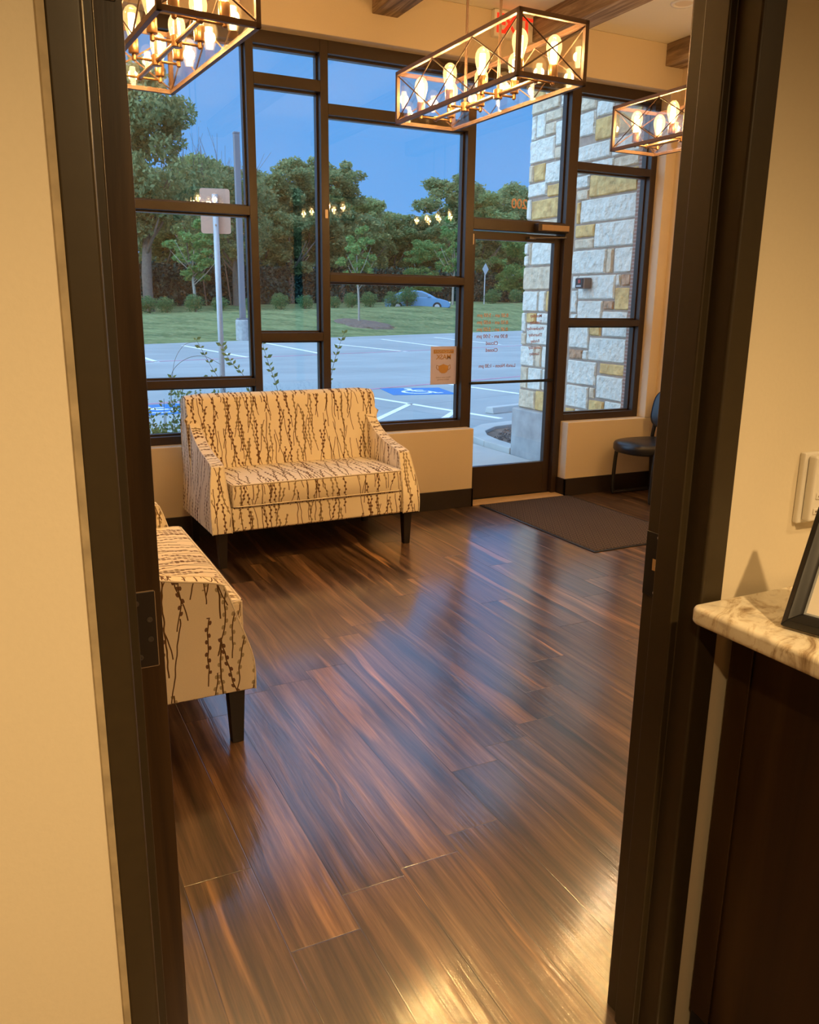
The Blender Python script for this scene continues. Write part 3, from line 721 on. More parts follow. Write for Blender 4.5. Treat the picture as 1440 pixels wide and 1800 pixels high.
# ================================================================= CHAIR
def make_chair():
    r = empty('side_chair')      # faces -X
    st = MB()
    prof = []
    N = 40
    def ring(z, k, sx=.28, sy=.232):
        out = []
        for i in range(N):
            a = 2*PI*i/N; ca, sa = math.cos(a), math.sin(a)
            e = .72
            out.append((k*sx*math.copysign(abs(ca)**e, ca)-.050, k*sy*math.copysign(abs(sa)**e, sa), z))
        return out
    vs = []; lev = [(.380, .88), (.378, .95), (.400, 1.0), (.438, 1.0), (.455, .965), (.464, .88), (.468, .6), (.466, .25)]
    for z, k in lev: vs += ring(z, k)
    fs = [(i*N+j, i*N+(j+1) % N, (i+1)*N+(j+1) % N, (i+1)*N+j) for i in range(len(lev)-1) for j in range(N)] + [tuple(range(N))[::-1], tuple((len(lev)-1)*N+j for j in range(N))]
    st.add(vs, fs).build('seat', 'vinyl', r, smooth=True)
    # back pad: rounded slab leaning back
    bk = MB(); vs = []; lv = [(-.022, .90), (-.018, .98), (0, 1.0), (.014, .97), (.020, .85)]
    for d, k in lev and lv:
        for i in range(N):
            a = 2*PI*i/N; ca, sa = math.cos(a), math.sin(a); e = .6
            yy = k*.215*math.copysign(abs(ca)**e, ca); zz = k*.165*math.copysign(abs(sa)**e, sa)
            x = .150 + d + zz*.20 + .03*(1-(yy/.22)**2); vs.append((x, yy, .70+zz))
    fs = [(i*N+j, i*N+(j+1) % N, (i+1)*N+(j+1) % N, (i+1)*N+j) for i in range(len(lv)-1) for j in range(N)] + [tuple(range(N))[::-1], tuple((len(lv)-1)*N+j for j in range(N))]
    bk.add(vs, fs).build('backrest', 'vinyl', r, smooth=True)
    for s in (-1, 1):
        y = s*.222
        pts = smooth_curve([(.185, s*.195, .66), (.160, s*.205, .48), (.175, y, .36), (.195, y, .05), (.17, y, .013), (.05, y, .012), (-.12, y, .012), (-.185, y, .014), (-.212, y, .05), (-.195, y, .36), (-.165, s*.20, .40), (-.05, s*.17, .400)], 4)
        MB().tube(pts, .0155, 10).build('sled_leg', 'black', r, smooth=True)
    for x in (-.10, .16): MB().tube([(x, -.19, .392), (x, .19, .392)], .011, 8).build('crossbar', 'black', r)
    return r
ch = make_chair(); ch.location = (4.675, 4.985, 0)
tag(ch, 'black vinyl chair with a rounded seat in the corner right of the door', 'chair')

# ================================================================= ENTRY MAT
m1 = empty('entry_mat', (3.665, 4.60, 0), math.radians(.6)); tag(m1, 'brown patterned entry mat on the wood floor before the glass door', 'mat')
MB().box((-.405, -.665, .001), (.405, .665, .009)).build('matting', 'mat', m1, .003)
e_ = MB()
for a, b in (((-.425, -.685, 0), (.425, -.665, .006)), ((-.425, .665, 0), (.425, .685, .006)), ((-.425, -.665, 0), (-.405, .665, .006)), ((.405, -.665, 0), (.425, .665, .006))): e_.box(a, b)
e_.build('rubber_edge', 'black', m1, .001)

# ================================================================= COUNTER, CABINET, PICTURE FRAME, THERMOSTAT
def gran_poly(x0, x1, y0, y1, c=.012): return [(x0+c, y1), (x0+.003, y1-.004), (x0, y1-c-.004), (x0+.012, y0), (x1, y0), (x1, y1)]
ct = MB().prism(gran_poly(1.040, 1.72, .15, .990), .966, 1.0, 2).build('countertop', 'granite', None, .009, 4)
tag(ct, 'veined tan granite countertop along the wall right of the doorway', 'countertop')
cb = empty('cabinet', (1.140, .15, 0)); tag(cb, 'dark espresso wood cabinet below the granite countertop', 'cabinet')
MB().box((.020, 0, .10), (.57, .838, .965)).build('cabinet_body', 'cabwood', cb, .002)
MB().box((.018, 0, 0), (.55, .838, .10)).build('toe_kick', 'black', cb)
MB().box((.012, .79, .10), (.016, .838, .965)).build('edge_stile', 'cabwood', cb, .001)

pf = empty('picture_frame', (1.103, .850, 1.0005)); tag(pf, 'black picture frame with a cream sheet leaning back on the granite counter', 'picture frame')
L_ = math.radians(28); e1 = Vector((.30, -.954, 0)).normalized(); nb = Vector((.954, .30, 0)).normalized(); e2 = (Vector((0, 0, 1))*math.cos(L_) + nb*math.sin(L_)); e3 = e1.cross(e2)
if e3.dot(nb) > 0: e3 = -e3            # e3 points to the viewer
TP = lambda v: Vector(e1*v.x + e2*v.y + e3*v.z)
FWd, FHt, fw_ = .25, .205, .027
fm_ = MB()
def miter(a, b, c, d):
    pr = [(0, 0), (0, .012), (.35, .017), (.8, .012), (1, .006), (1, 0)]
    vs = []
    for (o_, i_) in ((a, c), (b, d)):
        for t, h in pr: vs.append(TP(Vector((o_[0]+(i_[0]-o_[0])*t, o_[1]+(i_[1]-o_[1])*t, h))))
    n = len(pr); fm_.add(vs, [tuple(range(n)), tuple(range(n, 2*n))] + [(k, (k+1) % n, n+(k+1) % n, n+k) for k in range(n)])
o4 = [(0, 0), (FWd, 0), (FWd, FHt), (0, FHt)]; i4 = [(fw_, fw_), (FWd-fw_, fw_), (FWd-fw_, FHt-fw_), (fw_, FHt-fw_)]
for k in range(4): miter(o4[k], o4[(k+1) % 4], i4[k], i4[(k+1) % 4])
fm_.build('frame_moulding', 'black', pf, .001)
li = MB()
t2 = .003
j4 = [(fw_+t2, fw_+t2), (FWd-fw_-t2, fw_+t2), (FWd-fw_-t2, FHt-fw_-t2), (fw_+t2, FHt-fw_-t2)]
for k in range(4):
    a, b, c, d = i4[k], i4[(k+1) % 4], j4[(k+1) % 4], j4[k]
    li.add([TP(Vector((p[0], p[1], h))) for h in (.003, .006) for p in (a, b, c, d)], [(0, 1, 2, 3), (7, 6, 5, 4), (0, 4, 5, 1), (1, 5, 6, 2), (2, 6, 7, 3), (3, 7, 4, 0)])
li.build('inner_lip', 'silver', pf)
MB().box((fw_-.002, fw_-.002, .001), (FWd-fw_+.002, FHt-fw_+.002, .004), TP).build('paper_insert', 'paper', pf)
MB().box((fw_-.004, fw_-.004, -.004), (FWd-fw_+.004, FHt-fw_+.004, .0), TP).build('backing_board', 'matboard', pf)
MB().box((.11, .0, -.006), (.14, .15, -.003), lambda v: TP(Vector((v.x, v.y, v.z - (1 - v.y/.15)*.08)))).build('easel_leg', 'black', pf)

th = empty('thermostat', (1.372, 1.008, 1.182)); tag(th, 'ivory thermostat with a green screen on the wall above the counter', 'thermostat')
MB().box((-.078, -.012, -.066), (.078, 0, .066)).build('wall_plate', 'white', th, .003)
MB().box((-.070, -.030, -.060), (.070, -.012, .062)).build('housing', 'white', th, .005)
MB().box((-.052, -.032, .006), (.045, -.029, .048)).build('screen', 'lcd', th, .001)
for bx_, bz_, w_ in ((-.060, -.012, .022), (-.063, -.040, .020), (-.028, -.026, .026), (.012, -.030, .026), (.048, -.012, .018)):
    b_ = MB().box((bx_, -.0325, bz_-.006), (bx_+w_, -.029, bz_+.006)).build('button', 'white', th, .002)
    MB().box((bx_+.004, -.0332, bz_-.0015), (bx_+w_-.004, -.0323, bz_+.0015)).build('button_marking', 'print', b_)

# sensors stuck on the mullions
for (x, z, y, h, lab) in ((2.047, 2.068, FY, .055, 'small ivory sensor on the mullion between the tall windows'), (3.188, 1.962, FY+.035, .075, 'small ivory contact sensor at the top corner of the glass door')):
    s_ = MB().box((x-.010, y-.014, z-h/2), (x+.010, y, z+h/2)).build('contact_sensor', 'ivory', None, .004); tag(s_, lab, 'sensor')

# mask poster taped inside window 3 (seen from behind: mirrored)
po = empty('mask_poster', (2.990, FY+.068, 1.058)); tag(po, 'pale paper mask notice with mirrored writing taped low on the window', 'poster')
MB().box((-.108, -.0012, -.140), (.108, 0, .140)).build('sheet', 'poster', po)
MB().box((-.085, -.0020, .088), (.085, -.0012, .117)).build('banner', 'poster_ink', po)
def ptext(body, x, z, size, m, name='lettering'):
    o = text(name, body, x, z, size, m, po, y=-.0024); return o
ptext('MANDATORY', 0, .095, .024, 'poster'); ptext('MASK', 0, .046, .050, 'poster_ink')
ptext('Please wear a mask\nbefore entering', 0, -.092, .016, 'poster_soft')
msk = [(-.040, .018), (-.018, .024), (0, .031), (.018, .024), (.040, .018), (.041, -.010), (.030, -.028), (.012, -.038), (-.012, -.038), (-.030, -.028), (-.041, -.010)]
mb = MB().prism([(a, b-.020) for a, b in msk], -.0030, -.0014, 1)
for s in (-1, 1): mb.tube([(s*.040, -.0022, -.004), (s*.056, -.0022, .004), (s*.060, -.0022, -.012), (s*.054, -.0022, -.026), (s*.038, -.0022, -.034)], .0022, 6)
mb.build('mask_icon', 'poster_ink', po)

# ================================================================= OUTSIDE
GZ = -.10
struct(bx('walkway', (-8, 5.52, -.2), (4.78, 8.55, -.03), 'walk'))
struct(bx('parking_lot', (-60, 5.52, -.25), (110, 95, GZ), 'lot'))
w = MB().box((LX-3, 5.40, -.2), (LX-.10, 5.60, 4.2)).box((LX-.10, 5.52, -.2), (3.17, 5.60, .57)).box((LX-.1, 5.521, 3.13), (5.2, 5.60, 4.2)).box((4.05, 5.521, -.2), (4.84, 5.60, .57)).box((4.842, 5.521, -.2), (5.25, 5.618, 4.2)).box((LX-.10, 5.521, .57), (-.095, 5.60, 3.13))
struct(w.build('wall_exterior_brick', 'brick'))

# stone wing wall
sp = empty('stone_pillar', (5.05, 6.42, 0)); tag(sp, 'limestone block pillar on a concrete base outside, right of the glass door', 'pillar')
STX = 4.86
ST = [(6.78,7.22,3.27,3.39,"T"),(6.66,6.75,3.27,3.36,"W"),(6.65,6.72,3.16,3.26,"T"),(6.73,6.99,3.17,3.26,"T"),(6.99,7.13,3.05,3.26,"W"),(7.14,7.21,3.04,3.26,"W"),(6.82,6.98,3.05,3.16,"T"),(6.64,6.81,2.94,3.15,"W"),(6.82,7.22,2.83,3.04,"W"),(6.66,6.81,2.82,2.93,"T"),(6.66,6.95,2.62,2.81,"W"),(6.96,7.14,2.66,2.82,"G"),(7.15,7.22,2.66,2.82,"T"),(6.91,7.22,2.52,2.65,"W"),(6.66,6.90,2.50,2.61,"G"),(6.65,7.15,2.31,2.49,"G"),(7.16,7.23,2.32,2.51,"W"),(6.63,7.22,2.11,2.30,"T"),
(6.24,6.45,3.16,3.28,"T"),(6.00,6.23,3.08,3.21,"W"),(6.24,6.45,2.95,3.15,"W"),(5.63,6.23,2.89,3.07,"G"),(6.00,6.45,2.74,2.88,"W"),(5.63,5.99,2.73,2.88,"W"),(6.27,6.45,2.64,2.73,"W"),(5.63,5.95,2.63,2.72,"T"),(5.96,6.26,2.63,2.73,"W"),(6.27,6.45,2.52,2.63,"W"),(5.63,6.26,2.43,2.62,"G"),(6.27,6.44,2.42,2.51,"T"),(5.62,6.37,2.22,2.42,"W"),(6.38,6.43,2.22,2.41,"G"),(6.16,6.43,2.10,2.21,"G"),(6.16,6.43,2.00,2.09,"T"),(5.62,6.15,2.00,2.21,"W"),
(5.97,6.45,1.78,1.99,"W"),(5.88,5.96,1.78,1.99,"T"),(5.62,5.86,1.78,1.99,"W"),(5.83,6.34,1.56,1.77,"W"),(6.35,6.43,1.65,1.77,"W"),(5.76,5.82,1.67,1.77,"W"),(5.62,5.75,1.67,1.77,"B"),(5.62,5.82,1.47,1.66,"G"),(6.35,6.44,1.44,1.64,"W"),(6.34,6.43,1.33,1.43,"W"),(5.98,6.33,1.34,1.55,"W"),(5.83,5.97,1.47,1.55,"B"),(5.62,5.97,1.36,1.46,"W"),(5.62,5.96,1.24,1.35,"W"),(6.14,6.43,1.12,1.32,"W"),(5.98,6.13,1.24,1.33,"G"),(5.62,6.13,1.02,1.23,"W"),(6.22,6.42,1.02,1.11,"B"),(6.14,6.21,1.02,1.11,"W"),(6.01,6.43,0.79,1.01,"W"),(5.62,5.96,0.91,1.01,"G"),(5.62,5.99,0.69,0.90,"W"),(6.10,6.43,0.57,0.78,"W"),(6.01,6.09,0.68,0.78,"T"),(5.87,6.08,0.55,0.67,"G"),(5.62,5.86,0.57,0.68,"W"),(6.29,6.43,0.47,0.56,"G"),(6.09,6.28,0.47,0.56,"W"),(5.62,6.08,.47,.54,"W"),
(7.17,7.24,1.99,2.10,"W"),(7.12,7.16,1.89,2.10,"T"),(6.75,7.11,1.88,2.10,"W"),(7.17,7.24,1.88,1.98,"W"),(6.75,7.24,1.65,1.87,"T"),(6.96,7.23,1.44,1.64,"W"),(6.84,6.95,1.44,1.64,"W"),(6.72,6.83,1.44,1.64,"G"),(7.16,7.24,1.24,1.43,"W"),(6.99,7.15,1.33,1.43,"G"),(6.74,6.98,1.33,1.43,"W"),(6.74,7.14,1.12,1.32,"W"),(7.15,7.24,1.11,1.23,"T"),(6.98,7.23,0.90,1.10,"W"),(6.87,6.97,0.90,1.11,"T"),(6.73,6.86,0.90,1.11,"W"),(7.09,7.22,0.67,0.89,"T"),(6.84,7.08,0.67,0.89,"W"),(6.73,6.83,0.68,0.89,"W"),(6.94,7.23,0.47,0.66,"T"),(6.74,6.93,0.47,0.67,"G")]
rs = random.Random(4)
z = .47                                        # the part behind the door frame and the courses above the head
while z < 3.4:
    h = rs.choice((.10, .2, .2, .16)); ST.append((6.46, 6.62, z, min(z+h-.01, 3.4), rs.choice('WWTG'))); z += h
z = 3.30
for y0, y1 in ((5.62, 6.23), (6.24, 6.62)): ST.append((y0, y1, 3.22 if y0 < 6 else 3.29, 3.38, 'W'))
z = 3.40
while z < 4.2:
    y = 5.62; h = rs.choice((.12, .2, .2))
    while y < 7.1:
        wd = rs.choice((.2, .35, .5)); y1 = min(y+wd, 7.22)
        if 7.22 - y1 < .1: y1 = 7.22
        ST.append((y, y1-.01, z, z+h-.01, rs.choice('WWTG'))); y = y1
    z += h
mb = MB(); order = {'W': 0, 'T': 1, 'G': 2, 'B': 3}
for (y0, y1, z0, z1, c) in ST:
    mb.cur = order[c]; d = rs.uniform(.0, .014); ny, nz = max(4, int((y1-y0)/.035)), max(4, int((z1-z0)/.035)); vs = []; g = .004
    for j in range(nz+1):
        for i in range(ny+1):
            edge = i in (0, ny) or j in (0, nz)
            fi = min(.010/(y1-y0), .3) if i == 1 else 1-min(.010/(y1-y0), .3) if i == ny-1 else i/ny
            fj = min(.010/(z1-z0), .3) if j == 1 else 1-min(.010/(z1-z0), .3) if j == nz-1 else j/nz
            yy = y0+g + (y1-y0-2*g)*fi + rs.uniform(-.002, .002); zz = z0+g + (z1-z0-2*g)*fj + rs.uniform(-.002, .002)
            vs.append((STX - 5.05 + (.004 if edge else -.006 - d*.5 + rs.uniform(-.004, .004)), yy-6.42, zz))
    n0 = len(vs)
    for (i, j) in ((0, 0), (ny, 0), (ny, nz), (0, nz)): q = vs[j*(ny+1)+i]; vs.append((STX-5.05+.06, q[1], q[2]))
    fs = [(j*(ny+1)+i, j*(ny+1)+i+1, (j+1)*(ny+1)+i+1, (j+1)*(ny+1)+i) for j in range(nz) for i in range(ny)]
    fs.append(tuple([i for i in range(ny+1)] + [n0+1, n0])); fs.append(tuple([nz*(ny+1)+i for i in range(ny, -1, -1)] + [n0+3, n0+2]))
    fs.append(tuple([j*(ny+1) for j in range(nz, -1, -1)] + [n0, n0+3])); fs.append(tuple([j*(ny+1)+ny for j in range(nz+1)] + [n0+2, n0+1]))
    mb.add(vs, fs)
mb.build('stone_cladding', ['stone_white', 'stone_tan', 'stone_gold', 'stone_brown'], sp)
MB().box((STX-5.05+.010, 5.619-6.42, .46), (.35, 7.225-6.42, 4.2)).build('mortar_core', 'mortar', sp)
MB().box((4.795-5.05, 5.62-6.42, -.2), (.40, 7.255-6.42, .465)).build('concrete_base', 'cast', sp, .015)
# card reader on the stone
cr = empty('card_reader', (STX-.010, 6.20, 1.70)); tag(cr, 'bronze card reader box mounted on the limestone pillar outside', 'reader')
MB().box((-.085, -.065, -.048), (0, .065, .048)).build('housing', 'bronze_box', cr, .012)
k_ = MB().box((-.092, -.052, -.042), (-.083, .056, .042)).build('keypad', 'black', cr, .006)
MB().box((-.096, -.020, .0), (-.090, .012, .030)).build('red_button', simple('dull_red', (.4, .05, .04), .5), k_, .002)
MB().box((-.095, -.030, -.032), (-.090, .036, -.018)).build('slot', 'silver', k_, .001)

# curb bed beside the pillar
cbd = empty('curb_bed', (5.3, 8.1, 0)); tag(cbd, 'curbed planting bed with gravel mulch beyond the stone pillar', 'planting bed')
out = [(4.79, 7.26), (4.79, 7.78), (4.86, 8.22), (5.06, 8.58), (5.45, 8.92), (5.95, 9.05), (7.2, 9.05), (7.2, 7.26)]
inn = [(4.97, 7.26), (4.98, 7.74), (5.05, 8.12), (5.20, 8.42), (5.52, 8.70), (5.97, 8.82), (7.2, 8.82), (7.2, 7.26)]
mb = MB()
for k in range(6):
    a, b, c, d = out[k], out[k+1], inn[k+1], inn[k]
    mb.add([(p[0]-5.3, p[1]-8.1, h) for h in (-.2, .035) for p in (a, b, c, d)], [(0, 1, 2, 3), (7, 6, 5, 4), (0, 4, 5, 1), (1, 5, 6, 2), (2, 6, 7, 3), (3, 7, 4, 0)])
mb.build('curb', 'walk', cbd, .012)
MB().prism([(p[0]-5.3, p[1]-8.1) for p in inn], -.19, -.005, 2).build('mulch_base', 'mulch', cbd)
mb = MB(); rm = random.Random(3)
for k in range(700):
    x, y = rm.uniform(5.0, 6.4), rm.uniform(7.27, 8.7)
    if (x-4.95) < (y-7.9)*.95: continue
    s = rm.uniform(.010, .022); a = rm.uniform(0, PI)
    mb.tube([(x-5.3-s*math.cos(a), y-8.1-s*math.sin(a), .0), (x-5.3, y-8.1, rm.uniform(.005, .02)), (x-5.3+s*math.cos(a), y-8.1+s*math.sin(a), .0)], [.004, rm.uniform(.006, .011), .004], 5)
g_ = mb.build('gravel', simple('dark_gravel', (.16, .13, .12), .9, var=.45, scale=22), cbd); g_['kind'] = 'stuff'
ws = MB().prism([(-.09, 0), (.09, 0), (.065, .10), (-.065, .10)], -.9, .9, 0)
ws = ws.build('wheel_stop', 'walk', None, .012, loc=(7.50, 10.90, GZ), rot=(0, 0, math.radians(16))); tag(ws, 'concrete wheel stop on the parking lot left of the stone pillar', 'wheel stop')

# painted lines
def strip(name, pts, wd, m, lab, cat, group):
    mb = MB()
    for (a, b) in zip(pts[:-1], pts[1:]):
        a, b = Vector(a), Vector(b); d = (b-a).normalized(); n = Vector((-d.y, d.x))*wd/2
        mb.add([(q.x, q.y, h) for h in (GZ+.001, GZ+.005) for q in (a-n, b-n, b+n, a+n)], [(0, 1, 2, 3), (7, 6, 5, 4), (0, 4, 5, 1), (1, 5, 6, 2), (2, 6, 7, 3), (3, 7, 4, 0)])
    o = mb.build(name, m); tag(o, lab, cat, group); return o
GL = 'white painted stall lines on the parking lot'
near = [([(5.65, 14.1), (6.5, 10.1)], 'white stall line running right under the blue symbol'), ([(6.07, 12.2), (4.6, 10.45)], 'slanting white hatch line left of the first stall line fork'), ([(6.30, 11.1), (5.3, 9.9)], 'short slanting hatch line beside the mask notice foot'),
        ([(8.3, 15.4), (8.75, 12.6)], 'white stall line seen through the glass door below the push bar'), ([(2.6, 13.6), (2.9, 10.2)], 'white line crossing the lot behind the window shrub')]
for p, l in near: strip('stall_line', p, .10, 'line', l, 'parking line', GL)
far = [([(6.25, 31.5), (6.72, 24.2)], 'far stall line crossing the left window behind the signpost'), ([(9.8, 33.0), (9.45, 25.2)], 'far stall line seen in the narrow window'), ([(12.25, 31.4), (12.75, 26.0)], 'far stall line left of the two in the wide window'),
       ([(16.1, 35.4), (15.5, 28.4)], 'far stall line above the mask notice in the wide window'), ([(19.7, 37.0), (19.0, 29.8)], 'far stall line ending behind the mullion left of the glass door'), ([(3.7, 30.2), (3.88, 23.1)], 'far stall line at the left edge of the left window')]
for p, l in far: strip('stall_line', p, .14, 'line', l, 'parking line', GL)
strip('fire_lane_line', [(-2, 21.3), (6.7, 24.25), (14.3, 26.8), (30, 33)], .16, 'redline', 'thin faded red line across the far side of the lot', 'lane line', 'faded red lane lines on the lot')
strip('fire_lane_line', [(-1, 12.8), (2.2, 13.65), (6.4, 14.6), (9.3, 15.6), (16, 18)], .12, 'redline', 'faded red line just beyond the blue accessible parking symbols', 'lane line', 'faded red lane lines on the lot')
def symbol(loc, rz, lab):
    r = empty('accessible_parking_symbol', loc, rz); tag(r, lab, 'painted symbol', 'blue accessible parking symbols')
    MB().box((-.60, -.60, .001), (.60, .60, .005)).build('blue_square', 'blue', r)
    mb = MB(); z0, z1 = .0052, .008
    mb.lathe([(.075, z0), (.075, z1)], (-.08, .42, 0), 16)
    def seg(a, b, w_):
        a, b = Vector(a), Vector(b); d = (b-a).normalized(); n = Vector((-d.y, d.x))*w_/2
        mb.add([(q.x, q.y, h) for h in (z0, z1) for q in (a-n, b-n, b+n, a+n)], [(0, 1, 2, 3), (7, 6, 5, 4), (0, 4, 5, 1), (1, 5, 6, 2), (2, 6, 7, 3), (3, 7, 4, 0)])
    seg((-.08, .33), (-.05, -.02), .10); seg((-.07, .17), (.16, .17), .07); seg((-.05, -.05), (.20, -.05), .09); seg((.18, -.02), (.30, -.36), .09); seg((.28, -.36), (.40, -.32), .07)
    for k in range(16):
        a0, a1 = math.radians(105 + k*15), math.radians(105 + (k+1)*15)
        seg((-.03 + .27*math.cos(a0), -.13 + .27*math.sin(a0)), (-.03 + .27*math.cos(a1), -.13 + .27*math.sin(a1)), .07)
    mb.build('wheelchair_glyph', 'line', r); return r
symbol((7.08, 13.95, GZ), math.radians(-12), 'blue accessible parking symbol painted right of the loveseat below the mask notice')
symbol((2.12, 12.85, GZ), math.radians(8), 'blue accessible parking symbol glimpsed behind the shrub at lower left')

# lawn, with a crest, a road behind it
U = Vector((.891, .454)); Nn = Vector((-.454, .891))
def crest(t): return .85 + max(-.3, min(1.1, (t-25)*.0215))
def tz(t, n):
    c = crest(t)
    if n <= 27: return GZ
    if n < 36: k = (n-27)/9; k = k*k*(3-2*k); return GZ + .02 + (c-GZ-.02)*k
    if n < 40: return c - .55*((n-36)/4)
    if n < 48: return c - .55
    if n < 52: return c - .55 + .45*((n-48)/4)
    return c - .10
def tn(t, n): return (U*t + Nn*n).to_tuple()
mb = MB(); ts = [-70 + 6*i for i in range(36)]; ns = [26.9, 27, 28.5, 30, 31.5, 33, 34.5, 36, 37, 38, 40, 48, 49, 50, 52, 60, 120]
vs = [(tn(t, n)[0], tn(t, n)[1], tz(t, n) if n > 26.95 else GZ-.1) for n in ns for t in ts]; nt_ = len(ts); fs = []; mi = []
for j in range(len(ns)-1):
    for i in range(nt_-1):
        mb.cur = 1 if ns[j] == 40 else 0
        mb.f.append((j*nt_+i, j*nt_+i+1, (j+1)*nt_+i+1, (j+1)*nt_+i)); mb.mi.append(mb.cur)
mb.v = vs
struct(mb.build('lawn', ['grass', 'asphalt'], smooth=True))

def at(px, n):
    """ground point seen in column px of the photograph on the line n metres out (lot frame)"""
    d = F_*FPX + R_*(px-720) + D_*(530-900); h = Vector((d.x, d.y)); s = n/h.dot(Nn); p = h*s; t = p.dot(U); return Vector((p.x, p.y, tz(t, n))), (p.length)

# hedge wall
def leafcloud(mb, blobs, n, s0, s1, rnd, shell=.3):
    tot = sum(b[3]*b[4]*b[5] for b in blobs)
    vol = [((b[3]*b[4]*b[5])**.67) for b in blobs]; sv = sum(vol)
    for b, v in zip(blobs, vol):
        for _ in range(int(n*v/sv)):
            u = rnd.uniform(-1, 1); a = rnd.uniform(0, 2*PI); q = math.sqrt(1-u*u); k = shell + (1-shell)*rnd.random()**.5 + abs(rnd.gauss(0, .13))
            p = Vector((b[0] + b[3]*k*q*math.cos(a), b[1] + b[4]*k*q*math.sin(a), b[2] + b[5]*k*u))
            s = rnd.uniform(s0, s1); d1 = Vector((rnd.gauss(0, 1), rnd.gauss(0, 1), rnd.gauss(0, .7))).normalized(); d2 = d1.cross(Vector((rnd.gauss(0, 1), rnd.gauss(0, 1), rnd.gauss(0, 1)))).normalized()
            o = len(mb.v); mb.v += [tuple(p - d1*s), tuple(p - d2*s*.45), tuple(p + d1*s), tuple(p + d2*s*.45)]; mb.f.append((o, o+1, o+2, o+3)); mb.mi.append(0)
rh = random.Random(11)
hg = empty('hedge_wall', (0, 0, 0)); tag(hg, 'tall dark clipped hedge running behind the trees across the road', 'hedge')
bl = []
for i in range(46):
    t = -6 + i*3.; x, y = tn(t, 55); bl.append((x, y, crest(t) + 1.5, 2.2, 2.2, 1.9))
mb = MB(); leafcloud(mb, bl, 12000, .12, .24, rh, .8)
for _ in range(24000):
    t = rh.uniform(0, 110); q = tn(t, 53.9 + rh.uniform(-.25, .25)); p = Vector((q[0], q[1], crest(t) - .3 + rh.uniform(0, 3.4))); s_ = rh.uniform(.10, .22)
    d1 = Vector((rh.gauss(0, 1), rh.gauss(0, 1), rh.gauss(0, 1))).normalized(); d2 = d1.cross(Vector((rh.gauss(0, 1), rh.gauss(0, 1), rh.gauss(0, 1)))).normalized()
    mb.add([p-d1*s_, p-d2*s_*.5, p+d1*s_, p+d2*s_*.5], [(0, 1, 2, 3)])
mb.build('hedge_leaves', 'leaf_hedge', hg)
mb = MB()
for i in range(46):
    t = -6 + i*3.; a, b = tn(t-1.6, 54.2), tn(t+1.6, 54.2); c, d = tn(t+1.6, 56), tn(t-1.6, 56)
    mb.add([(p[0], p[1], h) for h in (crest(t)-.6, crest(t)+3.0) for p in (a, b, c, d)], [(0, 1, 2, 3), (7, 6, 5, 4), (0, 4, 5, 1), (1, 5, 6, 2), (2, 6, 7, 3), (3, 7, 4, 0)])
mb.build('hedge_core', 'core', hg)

# trees: unit trees 10 m high, scaled
def tree_proto(name, seed, kind, crown, trunk_h, tr, bark, leaves, nleaf, ls):
    rnd = random.Random(seed); r = empty(name)
    mb = MB()
    mb.tube(smooth_curve([(0, 0, -.6), (rnd.uniform(-.05, .05), 0, trunk_h*.5), (rnd.uniform(-.2, .2), rnd.uniform(-.2, .2), trunk_h), (rnd.uniform(-.3, .3), 0, trunk_h+2.2)], 3), [tr*1.25, tr*1.1, tr, tr, tr*.95, tr*.9, tr*.75, tr*.5, tr*.35, tr*.2][:10], 9)
    for k in range(7):
        a = rnd.uniform(0, 2*PI); l = rnd.uniform(1.2, 2.2); h = trunk_h*rnd.uniform(.75, 1.2)
        mb.tube([(0, 0, h), (l*.5*math.cos(a), l*.5*math.sin(a), h+l*.55), (l*math.cos(a), l*math.sin(a), h+l*1.25)], [tr*.45, tr*.3, tr*.1], 6)
    mb.build('trunk', bark, r, smooth=True)
    mb = MB(); leafcloud(mb, crown(rnd), nleaf, ls*.7, ls*1.3, rnd); mb.build('foliage', leaves, r)
    r.scale = (.01, .01, .01); return r
def crown_round(w, z0, z1, nb=16, bs=.54):
    nb = int(nb*3.4)
    def f(rnd):
        out = []
        for _ in range(nb):
            a = rnd.uniform(0, 2*PI); z = rnd.uniform(0, 1); prof = math.sin(PI*(.18 + z*.72))**.8
            rr = w*prof*rnd.uniform(.15, .95); s = rnd.uniform(.55, 1.35)*w/3.6*bs
            out.append((rr*math.cos(a), rr*math.sin(a), z0 + (z1-z0)*z, s*rnd.uniform(1, 1.6), s*rnd.uniform(1, 1.6), s*.95))
        return out
    return f
protos = {
 'oak': tree_proto('oak_tree', 1, 0, crown_round(3.6, 3.2, 9.2, 20), 3.0, .26, 'bark', 'leaf_dark', 15000, .135),
 'elm': tree_proto('elm_tree', 2, 0, crown_round(3.2, 2.6, 9.2, 18), 2.6, .20, 'bark', 'leaf_mid', 15000, .13),
 'tall': tree_proto('tall_tree', 3, 0, crown_round(2.5, 2.4, 9.3, 18), 2.4, .20, 'bark', 'leaf_dark', 14000, .125),
 'bright': tree_proto('maple_tree', 4, 0, crown_round(3.0, 2.0, 9.2, 16), 2.2, .18, 'bark', 'leaf_light', 7000, .17),
 'young': tree_proto('young_tree', 5, 0, crown_round(1.9, 3.8, 9.0, 11), 4.2, .11, 'bark_pale', 'leaf_light', 2600, .17),
}
used = set()
def tree(kind, px, n, top_px, label, wscale=1., rz=0.):
    p, dist = at(px, n)
    # height so that the crown top reaches image row top_px
    hor = 528 + (px-250)*.0125; zt = 1.5 + (hor - top_px)/FPX*dist*1.02; s = max(.2, (zt - p.z)/9.7)
    pr = protos[kind]
    o = pr if kind not in used else copy_tree(pr); used.add(kind)
    o.location = p; o.scale = (s*wscale, s*wscale, s); o.rotation_euler.z = rz
    tag(o, label, 'tree', 'trees across the road behind the parking lot'); return o
